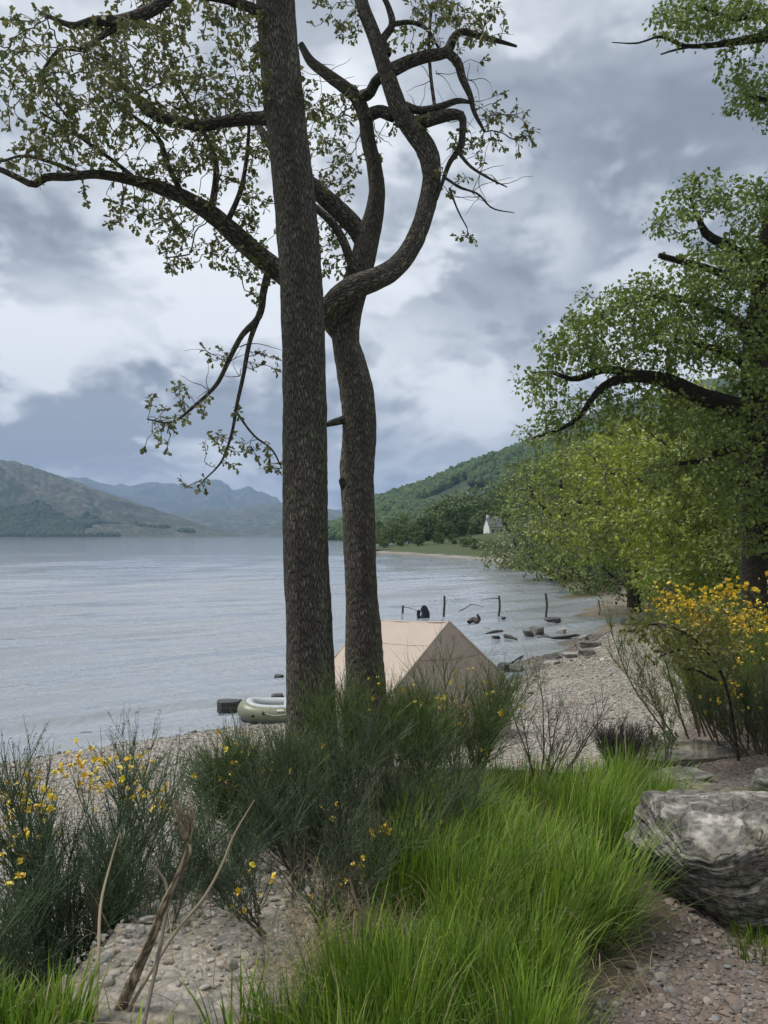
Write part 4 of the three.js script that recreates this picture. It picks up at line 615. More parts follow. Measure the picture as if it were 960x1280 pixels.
  S.forEach(([px, py, w, h, label, tone], i) => {
    const d0 = EYE * FOCAL / (py - 669); let d = d0; for (let k = 0; k < 12; k++) { const q = at(px, py, d), y = Math.max(0, groundAt(q.x, q.z)); d = (EYE - y) * FOCAL / (py - 669); }
    const q = at(px, py, d); q.y = Math.max(-0.02, groundAt(q.x, q.z)) + h * 0.22;
    rock('rock', label, 'rock', q, blocky(40 + i), [w * 0.62, h * 0.8, w * 0.5], 60 + i, 10, { layer: 0.08, turn: i * 1.3, wet: tone === 1, colA: tone === 2 ? [0.32, 0.31, 0.28] : tone ? [0.045, 0.045, 0.045] : [0.13, 0.13, 0.125], colB: tone === 2 ? [0.52, 0.51, 0.47] : tone ? [0.09, 0.088, 0.085] : [0.23, 0.225, 0.21], lichen: tone === 1 ? 0.1 : 0.4 });
  });
  rock('floating_block', 'dark flat topped block awash beside the dinghy', 'rock', at(285, 879, 18.6).setY(0.09), [[0, 1, 0, 0.7], [0, -1, 0, 0.7], [1, 0, 0.2, 0.9], [-1, 0, 0.1, 0.9], [0.2, 0, 1, 0.8], [0, 0, -1, 0.8], [0.7, 0, 0.7, 0.95], [-0.7, 0, 0.7, 0.95]], [0.29, 0.19, 0.24], 33, 14, { layer: 0.02, rough: 0.02, lump: 0.3, colA: [0.05, 0.05, 0.05], colB: [0.10, 0.09, 0.08], lichen: 0, wet: true });
}

// loose stones
function pebbleGeo(seed, flat) { const g = mergeVertices((() => { const q = new THREE.IcosahedronGeometry(1, 1); q.deleteAttribute('uv'); q.deleteAttribute('normal'); return q; })()), p = g.attributes.position, r = rng(seed), ax = V(0.7 + 0.5 * r(), flat, 0.6 + 0.5 * r()); for (let i = 0; i < p.count; i++) { const x = p.getX(i), y = p.getY(i), z = p.getZ(i), k = 1 + 0.36 * n3(x * 1.3 + seed * 3.1, y * 1.3, z * 1.3) + 0.1 * n3(x * 4 + seed, y * 4, z * 4); p.setXYZ(i, x * k * ax.x, y * k * ax.y, z * k * ax.z); } const c = toCreasedNormals(g, 0.55); return c; }
function pebbles(name, label, list, seed, flat) {
  const variants = 1, I = new THREE.InstancedMesh(pebbleGeo(seed, flat), new THREE.MeshStandardMaterial({ roughness: 0.85 }), list.length), M = new THREE.Matrix4(), E = new THREE.Euler(), Q = new THREE.Quaternion(), r = rng(seed + 5), C = new THREE.Color();
  list.forEach(([x, y, z, s, c], k) => { E.set((r() - 0.5) * 0.9, r() * 6.28, (r() - 0.5) * 0.9); Q.setFromEuler(E); M.compose(V(x, y + s * 0.18, z), Q, V(s * (0.7 + 0.6 * r()), s, s * (0.7 + 0.6 * r()))); I.setMatrixAt(k, M); I.setColorAt(k, C.setRGB(...c)); });
  I.name = numbered(name); I.castShadow = I.receiveShadow = true; scene.add(I); return tag(I, label, 'stones', null, 'stuff');
}
{
  const r = rng(401), A = [[], [], []], B = [[], []];
  for (let k = 0; k < 150000; k++) { // beach
    const d = 3 + Math.pow(r(), 0.9) * 30, x = (r() * 1.5 - 0.75) * (d + 1.5), L = land(x, d); const open = smooth(-0.1, -0.4, x) * smooth(2.6, 2.85, d); if (L.s < -0.6 || (L.bank > 0.6 && r() > open) || (d > 20 && L.s > 12)) continue; if (L.bank > 0.3 && r() < 0.6 * (1 - open)) continue;
    const t = r(), wet = L.s < 0.7, s = (0.011 + 0.022 * r() * r() + (r() < 0.02 ? 0.03 : 0)) * (0.8 + d * 0.028);
    let c = t < 0.5 ? [0.33, 0.31, 0.275] : t < 0.75 ? [0.24, 0.225, 0.20] : t < 0.9 ? [0.42, 0.40, 0.365] : [0.26, 0.20, 0.155]; c = shade(c, (0.75 + 0.5 * r()) * (wet ? 0.5 : 1));
    A[k % 3].push([x, L.y, -d, s, c]);
  }
  A.forEach((l, i) => pebbles('beach_pebbles', ['pale grey shingle pebbles covering the beach', 'mid grey rounded shingle pebbles mixed over the beach', 'flat shingle pebbles mixed over the beach'][i], l, 411 + i, [0.5, 0.62, 0.38][i]));
  for (let k = 0; k < 90000; k++) { // path
    const d = 1.2 + r() * 9, x = -0.3 + r() * (d * 0.62 + 1), L = land(x, d); if (L.path < 0.1 + 0.5 * r() || L.bank < 0.3) continue;
    const t = r(), s = 0.0055 + 0.013 * r() * r() + (r() < 0.05 ? 0.012 * r() : 0);
    const c = shade(t < 0.5 ? [0.15, 0.118, 0.098] : t < 0.8 ? [0.115, 0.10, 0.085] : t < 0.93 ? [0.22, 0.19, 0.16] : [0.15, 0.15, 0.15], 0.75 + 0.5 * r());
    B[k % 2].push([x, L.y, -d, s, c]);
  }
  B.forEach((l, i) => pebbles('path_gravel', ['reddish brown angular gravel on the path', 'small dark chips of gravel on the path'][i], l, 421 + i, [0.55, 0.4][i]));
}

// ------------------------------------------------------------------ grass
function blade(s, p, dirx, dirz, len, wid, lean, curl, col) { // one arching blade, five stations
  let x = p.x, y = p.y, z = p.z, a = lean; const n = 5, st = len / n, sx = -dirz, sz = dirx; let prev = -1;
  for (let k = 0; k <= n; k++) {
    const t = k / n, w = wid * (k === n ? 0 : Math.sin(Math.PI * (0.25 + 0.7 * t)) * (1 - t * 0.45)), sn = Math.sin(a), cs = Math.cos(a), nx = -dirx * cs, ny = sn, nz = -dirz * cs;
    if (k < n) { const q = s.vert(x - sx * w, y, z - sz * w, nx, ny, nz, col); s.vert(x + sx * w, y, z + sz * w, nx, ny, nz, col); if (prev >= 0) { s.tri(prev, prev + 1, q); s.tri(prev + 1, q + 1, q); } prev = q; }
    else { const q = s.vert(x, y, z, nx, ny, nz, col); s.tri(prev, prev + 1, q); }
    x += dirx * Math.sin(a) * st; y += Math.cos(a) * st; z += dirz * Math.sin(a) * st; a += curl / n * (0.5 + t);
  }
}
const gA = [0.075, 0.17, 0.014], gB = [0.25, 0.37, 0.025], straw = [0.36, 0.30, 0.16];
function grassPatch(label, tufts, seed, o = {}) { // tufts: [x, d, radius, blades, length, lean x, lean z]
  const r = rng(seed), s = new Soup();
  for (const [cx, cd, rad, n, len, lx, lz] of tufts) for (let k = 0; k < n; k++) {
    const a = r() * 6.283, q = rad * Math.sqrt(r()), x = cx + Math.cos(a) * q, d = cd + Math.sin(a) * q, y = groundAt(x, -d) - 0.01;
    let ox = Math.cos(a) * q / rad + lx + (r() - 0.5) * 0.9, oz = -Math.sin(a) * q / rad + lz + (r() - 0.5) * 0.9; const l = Math.hypot(ox, oz) || 1;
    const L = len * (0.45 + 0.65 * r()), dry = r() < (o.dry ?? 0.03), c = dry ? shade(straw, 0.6 + 0.5 * r()) : shade(mixc(gA, gB, r()), 0.7 + 0.5 * r());
    blade(s, V(x, y, -d), ox / l, oz / l, L, (0.0016 + 0.0036 * r() * r() + 0.001 * r()) * (o.wide ?? 1), 0.04 + 0.42 * l * r(), (0.2 + 1.5 * r() * r() + (dry ? 0.9 : 0)) * (0.7 + 0.35 * l), c);
  }
  const f = V(tufts[0][0], groundAt(tufts[0][0], -tufts[0][1]), -tufts[0][1]), m = mesh('grass_patch', s.build(f), bladeMat); m.position.copy(f); return tag(m, label, 'grass', null, 'stuff');
}
{
  const r = rng(501), T1 = [], T2 = [], T3 = [], T4 = [];
  for (let k = 0; k < 150; k++) { const px = 505 + r() * 330, t = r(), d = lerp(3.3, 5.7, t), x = (px - 480) / FOCAL * d + (t < 0.5 ? -0.05 : 0); if (land(x, d).path > 0.5 || (px > 765 && d < 4.3) || fbm(x * 2.2, d * 2.2, 6, 2) < -0.16) continue; const L = 0.26 + 0.40 * r() * r() + 0.06 * r(); T1.push([x, d, 0.09 + 0.09 * r(), 120 + Math.floor(90 * r()), L, 0.3 + 0.55 * r(), -0.1 + 0.6 * r()]); }
  grassPatch('lush green grass clump between the broom and the boulder', T1, 511, { dry: 0.05 });
  for (let k = 0; k < 66; k++) { const px = 425 + r() * 265, d = 2.2 + 0.8 * r(), x = (px - 480) / FOCAL * d; if (land(x, d).path > 0.45) continue; T2.push([x, d, 0.08 + 0.07 * r(), 130, 0.2 + 0.24 * r(), -0.2 + 0.5 * r(), 0.3 * r()]); }
  for (let k = 0; k < 12; k++) { const px = 330 + r() * 100, d = 2.25 + 0.5 * r(), x = (px - 480) / FOCAL * d; T2.push([x, d, 0.1, 60, 0.16 + 0.14 * r(), -0.3, 0.2]); }
  grassPatch('bright grass tussock at the corner of the stony path', T2, 517, { dry: 0.05 });
  for (let k = 0; k < 26; k++) { const px = -60 + r() * (k < 17 ? 200 : 380), d = 2.3 + 0.45 * r(), x = (px - 480) / FOCAL * d; T3.push([x, d, 0.10, k < 17 ? 90 : 26, 0.14 + 0.16 * r(), 0.1, 0.1]); }
  grassPatch('broad bladed grass below the flowering broom and the snapped stalk', T3, 523, { wide: 1.8, dry: 0.06 });
  for (let k = 0; k < 150; k++) { const px = 620 + r() * 320, d = 5.2 + 2.4 * r(), x = (px - 480) / FOCAL * d, L = land(x, d); if (L.path > 0.35 || L.bank < 0.5) continue; T4.push([x, d, 0.14, 60, 0.12 + 0.16 * r(), 0.3, 0.1]); }
  for (const [px, d] of [[940, 5.9], [955, 6.1], [930, 6.2], [950, 3.9], [975, 3.8], [940, 3.4], [962, 3.5], [985, 3.6]]) for (let k = 0; k < 4; k++) { const x = (px - 480) / FOCAL * d + (r() - 0.5) * 0.2; T4.push([x, d + (r() - 0.5) * 0.2, 0.12, 50, 0.12, -0.1, 0.3]); }
  grassPatch('short rough grass fringing the path and its stones', T4, 529, { dry: 0.2 });
}
console.log('grass built');

// ------------------------------------------------------------------ broom and other bushes
const petal = (() => { const s = new Soup(), U = V(0, 1, 0), c = [1, 1, 1], st = [[0, 0], [0.5, 0.42], [1, 0.12]]; s.leaf(V(0, 0, 0), V(0, 0.8, 0.6), V(0, -0.6, 0.8), 0.017, 0.022, st, c, 0.2, -0.3); s.leaf(V(0, 0, 0), V(0.75, 0.1, 0.65), U, 0.015, 0.014, st, c, 0.3, 0.2); s.leaf(V(0, 0, 0), V(-0.75, 0.1, 0.65), U, 0.015, 0.014, st, c, 0.3, 0.2); s.leaf(V(0, 0, 0), V(0, -0.5, 0.86), U, 0.016, 0.012, st, c, 0.5, 0.2); const g = s.build(); g.deleteAttribute('color'); return g; })();
function broom(name, label, group, o) { // o: base [x, d], stems, height, spread, lean, colours, flowers
  const r = rng(o.seed), b = V(o.x, groundAt(o.x, -o.d) - 0.03 + (o.lift || 0), -o.d), g = thing(name, label, 'bush', [b.x, b.y, b.z], group);
  const W = new Soup(), N = new Soup(), L = new Soup(), tips = [];
  const line = (p, d, len, n, r0, r1, wob, up) => { const pts = [p.clone()], rad = [r0]; d = d.clone(); for (let k = 1; k <= n; k++) { d.addScaledVector(randDir(r), wob); d.y += up; d.normalize(); pts.push(pts[k - 1].clone().addScaledVector(d, len / n)); rad.push(lerp(r0, r1, k / n)); } return { pts, rad, d }; };
  for (let i = 0; i < o.stems; i++) {
    const a = r() * 6.283, q = Math.sqrt(r()), dir = V(Math.cos(a) * q * o.spread + (o.lean || 0), 1, Math.sin(a) * q * o.spread * 0.8).normalize(), h = o.height * (0.55 + 0.5 * r()) * (1 - 0.15 * q);
    const st = line(V(Math.cos(a) * q * o.foot, 0, Math.sin(a) * q * o.foot), dir, h, 7, 0.010 * o.thick, 0.003 * o.thick, 0.12, 0.02); W.tube(st.pts, st.rad, 5, o.wood || [0.10, 0.085, 0.05], null, false);
    for (let j = 0; j < o.sides; j++) {
      const f = o.from + (1 - o.from) * Math.pow(r(), 0.8), k = Math.min(6, Math.floor(f * 7)), p = st.pts[k].clone().lerp(st.pts[k + 1], f * 7 - k), out = randDir(r), dd = st.d.clone().multiplyScalar(0.9).addScaledVector(out, 0.75); dd.y += 0.25; dd.normalize();
      const br = line(p, dd, o.side * (0.5 + 0.7 * r()) * (1.15 - 0.5 * f), 3, 0.0035 * o.thick, 0.0016 * o.thick, 0.14, 0.06); N.tube(br.pts, br.rad, 3, shade(o.green, 0.8 + 0.4 * r()), null, false);
      for (let t = 0; t < o.fine; t++) {
        const k2 = 1 + Math.floor(r() * 2.99), q2 = br.pts[k2], d3 = br.d.clone().addScaledVector(randDir(r), 0.6); d3.y += 0.2; d3.normalize();
        const tw = line(q2, d3, o.side * (0.25 + 0.4 * r()), 1, 0.0017 * o.thick, 0.0008 * o.thick, 0.12, 0.05), cc = shade(mixc(o.green, o.green2, r()), 0.75 + 0.5 * r()); N.tube(tw.pts, tw.rad, 3, cc, null, false); tips.push([tw.pts[1], tw.d]);
        for (let m = 0; m < o.leaves; m++) { const u = r(), kk = 0, pp = tw.pts[kk].clone().lerp(tw.pts[kk + 1], u - kk), dl = randDir(r).addScaledVector(tw.d, 0.9).normalize(); L.needle(pp, dl, randDir(r), o.leaf * (0.7 + 0.8 * r()), o.leaf * 0.2, shade(cc, 0.9 + 0.6 * r())); }
      }
    }
  }
  mesh('stem', W.build(), dryMat, g, 'stuff'); mesh('twig', N.build(), twigMat, g, 'stuff'); if (o.leaves) mesh('foliage', L.build(), leafMat, g, 'stuff');
  // flowers at twig ends that lie where the photograph shows bloom: zones [px, py, half width, half height, count]
  const M = new THREE.Matrix4(), flowers = [];
  for (const [px, py, w, h, n] of o.bloom || []) {
    const near = tips.filter(([p]) => { const y = p.y + b.y - EYE, z = -(p.z + b.z), k = z * CT + y * ST, sx = 480 + FOCAL * (p.x + b.x) / k, sy = 640 - FOCAL * (y * CT - z * ST) / k; return Math.abs(sx - px) < w && Math.abs(sy - py) < h; });
    for (let k = 0; k < n && near.length; k++) flowers.push(near[Math.floor(r() * near.length)]);
  }
  if (o.merged) { const gs = flowers.map(([p, d]) => { const e = petal.clone(); M.makeRotationFromEuler(new THREE.Euler((r() - 0.5) * 1.5, r() * 6.28, (r() - 0.5) * 1.2)); e.applyMatrix4(M); const k = o.flower * (0.7 + 0.6 * r()); e.scale(k, k, k); e.translate(p.x + (r() - 0.5) * 0.03, p.y + (r() - 0.5) * 0.03, p.z + (r() - 0.5) * 0.03); return e; }); if (gs.length) mesh('flowers', mergeGeometries(gs), petalTones[0], g, 'stuff'); }
  else flowers.forEach(([p]) => { const f = mesh('flower', petal, petalTones[Math.floor(r() * 3)], g); f.position.set(p.x + (r() - 0.5) * 0.02, p.y + (r() - 0.5) * 0.02, p.z + (r() - 0.5) * 0.02); f.rotation.set((r() - 0.5) * 1.5, r() * 6.28, (r() - 0.5) * 1.2); f.scale.setScalar(o.flower * (0.75 + 0.6 * r())); });
  return g;
}
const dk = [0.07, 0.11, 0.028], dk2 = [0.13, 0.18, 0.045];
const gBroom = 'broom bushes on the bank';
broom('broom_bush', 'feathery flowering broom bush growing beside the snapped dead stalk', gBroom, { seed: 601, x: -1.5, d: 3.75, lift: -0.05, stems: 42, height: 1.42, spread: 0.74, lean: 0.02, foot: 0.22, thick: 0.95, sides: 23, side: 0.36, from: 0.2, fine: 9, leaves: 5, leaf: 0.012, green: [0.06, 0.095, 0.05], green2: [0.10, 0.145, 0.07], flower: 1.2,
  bloom: [[90, 950, 25, 25, 20], [115, 965, 22, 25, 22], [165, 955, 25, 20, 22], [30, 1000, 35, 25, 34], [150, 985, 35, 14, 16], [80, 1000, 40, 16, 10], [10, 1040, 20, 60, 40], [50, 1040, 30, 20, 8], [190, 990, 20, 14, 12], [60, 960, 30, 12, 6], [200, 1000, 16, 14, 8]] });
broom('broom_bush', 'low dark broom bush crouching at the grass edge below the feathery broom', gBroom, { seed: 602, x: -1.62, d: 3.3, lift: -0.1, stems: 12, height: 0.5, spread: 0.9, foot: 0.15, thick: 0.9, sides: 16, side: 0.22, from: 0.1, fine: 8, leaves: 6, leaf: 0.01, green: [0.04, 0.075, 0.045], green2: [0.065, 0.105, 0.065], flower: 1.2 });
broom('broom_bush', 'dense dark green broom with scattered flowers at the foot of the straight trunk', gBroom, { seed: 603, x: -0.74, d: 5.0, stems: 30, height: 0.47, spread: 0.9, lean: 0.0, foot: 0.2, thick: 1.05, sides: 20, side: 0.36, from: 0.15, fine: 9, leaves: 5, leaf: 0.012, green: [0.07, 0.105, 0.04], green2: [0.12, 0.17, 0.055], flower: 1.25,
  bloom: [[285, 935, 22, 25, 14], [320, 945, 25, 25, 14], [265, 975, 25, 20, 12], [345, 985, 25, 40, 9], [300, 1000, 40, 25, 6], [385, 990, 25, 30, 5], [305, 1095, 25, 16, 14], [250, 1080, 16, 20, 5], [330, 1070, 20, 20, 6]] });
broom('broom_bush', 'upright broom with tall spiky shoots in front of the tent roof', gBroom, { seed: 604, x: -0.08, d: 6.0, stems: 22, height: 1.06, spread: 0.6, foot: 0.32, thick: 1.0, sides: 17, side: 0.38, from: 0.15, fine: 8, leaves: 4, leaf: 0.012, green: dk, green2: dk2, flower: 1.35,
  bloom: [[470, 860, 14, 16, 6], [455, 890, 16, 14, 4], [515, 865, 18, 16, 7], [435, 1020, 14, 14, 3], [460, 1050, 16, 14, 6], [500, 990, 30, 30, 4], [545, 870, 20, 18, 6], [400, 935, 20, 16, 4], [440, 990, 25, 20, 5]] });
broom('broom_bush', 'broad broom spreading before the tent gable with flowers on its tips', gBroom, { seed: 605, x: 0.5, d: 6.5, stems: 23, height: 1.04, spread: 0.52, lean: 0.02, foot: 0.34, thick: 1.0, sides: 17, side: 0.4, from: 0.15, fine: 8, leaves: 3, leaf: 0.012, green: dk, green2: dk2, flower: 1.35,
  bloom: [[570, 862, 18, 24, 14], [600, 855, 18, 26, 14], [590, 880, 25, 18, 7], [560, 910, 25, 20, 6], [625, 885, 14, 18, 5], [555, 935, 20, 16, 5], [640, 900, 16, 16, 3], [590, 950, 30, 20, 3]] });
broom('broom_bush', 'dark tangled low broom filling the bank below the upright broom', gBroom, { seed: 606, x: -0.16, d: 4.35, stems: 26, height: 0.72, spread: 0.9, foot: 0.35, thick: 1.1, sides: 16, side: 0.3, from: 0.08, fine: 8, leaves: 4, leaf: 0.011, green: [0.05, 0.07, 0.035], green2: [0.07, 0.1, 0.045], wood: [0.09, 0.07, 0.05], flower: 1.4, bloom: [[460, 1050, 25, 20, 6], [430, 1100, 30, 20, 3], [400, 1010, 30, 25, 4], [520, 1040, 40, 25, 3]] });
broom('broom_bush', 'dark sprawling broom stems above the tangle of dry grass', gBroom, { seed: 612, x: -0.42, d: 3.75, stems: 16, height: 0.5, spread: 1.0, foot: 0.3, thick: 0.9, sides: 13, side: 0.24, from: 0.08, fine: 7, leaves: 4, leaf: 0.011, green: [0.05, 0.075, 0.04], green2: [0.08, 0.11, 0.05], wood: [0.10, 0.08, 0.055], flower: 1.1, bloom: [[330, 1110, 40, 30, 8], [420, 1100, 40, 30, 5]] });
broom('broom_bush', 'thin almost leafless broom reaching over the shingle beyond the tent gable', gBroom, { seed: 607, x: 1.45, d: 6.9, stems: 9, height: 1.05, spread: 0.75, lean: 0.25, foot: 0.15, thick: 1, sides: 9, side: 0.36, from: 0.2, fine: 4, leaves: 0, leaf: 0.01, green: [0.09, 0.095, 0.065], green2: [0.11, 0.11, 0.075], flower: 1.2 });
broom('heather_bush', 'dark brown grey heather bush beside the rock ledge', gBroom, { seed: 608, x: 2.48, d: 8.0, lift: 0.02, stems: 26, height: 0.5, spread: 0.5, foot: 0.14, thick: 1.2, sides: 12, side: 0.2, from: 0.2, fine: 6, leaves: 3, leaf: 0.012, green: [0.06, 0.055, 0.045], green2: [0.085, 0.075, 0.06], wood: [0.07, 0.06, 0.05], flower: 1 });
broom('willow_sapling', 'small upright green sapling standing behind the heather', gBroom, { seed: 609, x: 3.15, d: 8.7, stems: 5, height: 0.72, spread: 0.15, foot: 0.04, thick: 1, sides: 8, side: 0.16, from: 0.35, fine: 3, leaves: 6, leaf: 0.03, green: [0.10, 0.15, 0.05], green2: [0.15, 0.2, 0.06], flower: 1 });
broom('broom_bush', 'tall broom thick with yellow flowers below the spreading oak', gBroom, { seed: 610, x: 4.75, d: 10, stems: 34, height: 2.0, spread: 0.55, lean: -0.1, foot: 1.0, thick: 1.4, sides: 20, side: 0.6, from: 0.05, fine: 8, leaves: 7, leaf: 0.026, green: [0.10, 0.14, 0.035], green2: [0.17, 0.21, 0.05], flower: 2.0, merged: true,
  bloom: [[920, 745, 60, 45, 620], [870, 750, 50, 30, 260], [835, 745, 30, 20, 110], [950, 790, 40, 40, 260], [900, 700, 40, 20, 80], [905, 850, 25, 20, 25], [935, 870, 20, 16, 20], [940, 720, 40, 25, 140], [895, 790, 40, 25, 90]] });
broom('broom_bush', 'shaded broom with a few flowers at the edge of the path below the tall broom', gBroom, { seed: 611, x: 4.35, d: 8.8, stems: 24, height: 0.95, spread: 0.85, foot: 0.3, thick: 1.4, sides: 16, side: 0.34, from: 0.1, fine: 8, leaves: 4, leaf: 0.015, green: [0.05, 0.07, 0.03], green2: [0.075, 0.1, 0.04], flower: 1.8, bloom: [[905, 860, 18, 20, 12], [935, 878, 18, 14, 12], [895, 880, 20, 14, 4]] });
// oak boughs hanging low over the shingle in front of the tall broom
shoreTree('oak_sapling', 'bronze green oak sapling leaning over the shingle beside the tall flowering broom', gWood, { limbs: [[[925, 900, 8.6, 2], [905, 850, 8.6, 1.8], [880, 810, 8.5, 1.6], [850, 788, 8.4, 1.4], [820, 780, 8.3, 1.6], [785, 790, 8.2, 0.8]], [[875, 810, 8.5, 2.4], [850, 812, 8.4, 1.8], [825, 820, 8.3, 1]], [[895, 850, 8.6, 2.4], [870, 838, 8.4, 1.8], [855, 836, 8.3, 1]]],
  leaf: 8.5, end: 7, few: 4, along: 0.5, shape: OAK, more: 1, colA: [0.12, 0.13, 0.03], colB: [0.2, 0.2, 0.045], blobs: [[800, 785, 22, 9, 8.2, 0.3, 34], [835, 788, 34, 14, 8.3, 0.4, 60], [868, 798, 30, 20, 8.4, 0.4, 60], [835, 815, 26, 14, 8.3, 0.3, 40], [862, 830, 24, 12, 8.3, 0.3, 36], [885, 770, 28, 20, 8.4, 0.4, 40], [900, 810, 24, 20, 8.4, 0.4, 30]] }, 283);
console.log('bushes built');

// ------------------------------------------------------------------ tent
{
  const G = V(1.24, 0, -13.6), W = 2.55, Lg = 2.85, HR = 2.12, HE = 1.0;
  G.y = groundAt(G.x, G.z) - 0.03;
  const g = thing('canvas_tent', 'beige ridge tent pitched on the shingle by the water', 'tent', [G.x, G.y, G.z]);
  g.rotation.order = 'YXZ'; g.rotation.y = 0.55; g.rotation.x = -0.075;
  const weave = texture(256, (u, v) => { const k = 0.5 + 0.25 * pf(u, v, 4, 3, 4) + 0.12 * pf(u, v, 60, 9, 2); return [k, k, k]; });
  const cloth = new THREE.MeshStandardMaterial({ roughness: 0.85, side: THREE.DoubleSide, bumpMap: weave, bumpScale: 0.012 }); cloth.color.setRGB(0.43, 0.36, 0.30);
  const trim = new THREE.MeshStandardMaterial({ roughness: 0.8 }); trim.color.setRGB(0.40, 0.31, 0.235);
  const panel = (name, f, nu, nv) => { const s = new Soup(true); for (let j = 0; j <= nv; j++) for (let i = 0; i <= nu; i++) { const [x, y, z] = f(i / nu, j / nv); s.vert(x, y, z, 0, 1, 0, [1, 1, 1], i / nu * 2, j / nv * 2); } for (let j = 0; j < nv; j++) for (let i = 0; i < nu; i++) { const a = j * (nu + 1) + i; s.tri(a, a + 1, a + nu + 1); s.tri(a + 1, a + nu + 2, a + nu + 1); } const q = s.build(); q.computeVertexNormals(); return mesh(name, q, cloth, g); };
  const crease = (x, y, z) => 0.022 * fbm(x * 1.6, y * 1.6, z * 1.6 + 5, 3) + 0.010 * fbm(x * 5 + y * 4, y * 2, z * 5, 3);
  const corner = 0.13; // rounded eave
  const section = (t) => { // one half: from the ridge down the slope, round the eave and down the wall; t 0..1 -> [x, y]
    const sl = Math.hypot(W / 2, HR - HE), tot = sl + HE, q = t * tot; if (q < sl) { const k = q / sl; return [W / 2 * k, HR - (HR - HE) * k]; } return [W / 2 + 0.015 * Math.sin((q - sl) / HE * 3.14), HE - (q - sl)];
  };
  const soft = (t) => { const a = section(clamp(t - corner * 0.35)), b = section(t), c = section(clamp(t + corner * 0.35)); return [(a[0] + 2 * b[0] + c[0]) / 4, (a[1] + 2 * b[1] + c[1]) / 4]; };
  const cut = Math.hypot(W / 2, HR - HE) / (Math.hypot(W / 2, HR - HE) + HE);
  for (const sgn of [-1, 1]) {
    panel('roof_panel', (u, v) => { const [x, y] = soft(v * cut), sag = Math.sin(Math.PI * u) * Math.sin(Math.PI * clamp(v)) * 0.035 + Math.sin(Math.PI * u) * 0.02; const k = crease(x, u * 3, sgn); return [sgn * (x - sag * 0.5 + k), y - sag + k, -u * Lg]; }, 44, 30);
    panel('side_wall', (u, v) => { const [x, y] = soft(cut + v * (1 - cut)); const k = crease(u * 3, y, sgn * 4) * 1.5; return [sgn * (x + k), v > 0.999 ? -0.06 : y, -u * Lg]; }, 44, 16);
  }
  const halfAt = (y) => { let a = 0, b = 1; for (let k = 0; k < 24; k++) { const m = (a + b) / 2; if (soft(m)[1] > y) a = m; else b = m; } return soft(a)[0]; };
  for (const z of [0, -Lg]) panel('gable_panel', (u, v) => { const y = v * HR * 0.995, h = halfAt(y), x = (u * 2 - 1) * h, b = 0.05 * Math.sin(Math.PI * u) * Math.sin(Math.PI * v) + crease(x * 1.4, y * 1.4, z) * 1.6; return [x, v < 0.001 ? -0.06 : y, z + (z === 0 ? 1 : -1) * b]; }, 40, 40);
  const pole = (name, pts, r, m = trim) => { const s = new Soup(); s.tube(pts, pts.map(() => r), 8, [1, 1, 1]); return mesh(name, s.build(), m, g); };
  for (const z of [0.0, -Lg]) for (const sgn of [-1, 1]) pole('edge_seam', Array.from({ length: 26 }, (_, k) => { const [x, y] = soft(k / 25); return V(sgn * x, y, z); }), 0.022, cloth);
  pole('ridge_seam', Array.from({ length: 14 }, (_, k) => V(0, HR - 0.012 - 0.02 * Math.sin(Math.PI * k / 13), -k / 13 * Lg)), 0.016, cloth);
  pole('gable_seam', Array.from({ length: 18 }, (_, k) => { const y = 1.5 - 0.03 * Math.sin(k / 17 * 3.14), h = halfAt(y) * 0.97, u = k / 17; return V((u * 2 - 1) * h, y, 0.012 + 0.05 * Math.sin(Math.PI * u) * Math.sin(Math.PI * 1.5 / HR) + 1.6 * crease((u * 2 - 1) * h * 1.4, y * 1.4, 0)); }), 0.009);
  for (const sgn of [-1, 1]) pole('roof_seam', Array.from({ length: 24 }, (_, k) => { const u = k / 23, v = 0.34, [x, y] = soft(v * cut), sag = Math.sin(Math.PI * u) * Math.sin(Math.PI * v) * 0.035 + Math.sin(Math.PI * u) * 0.02, q = crease(x, u * 3, sgn); return V(sgn * (x - sag * 0.5 + q), y - sag + q + 0.002, -u * Lg); }), 0.006);
  { const t = new THREE.TorusGeometry(0.035, 0.007, 6, 14); t.scale(0.7, 1.3, 1); t.translate(0.05, 1.83, 0.055); mesh('vent_loop', t, trim, g); }
  const loop = new THREE.TorusGeometry(0.03, 0.006, 6, 12); const q = loop.clone(); q.translate(-0.72, 1.42, 0.03); mesh('guy_loop', q, trim, g);
}
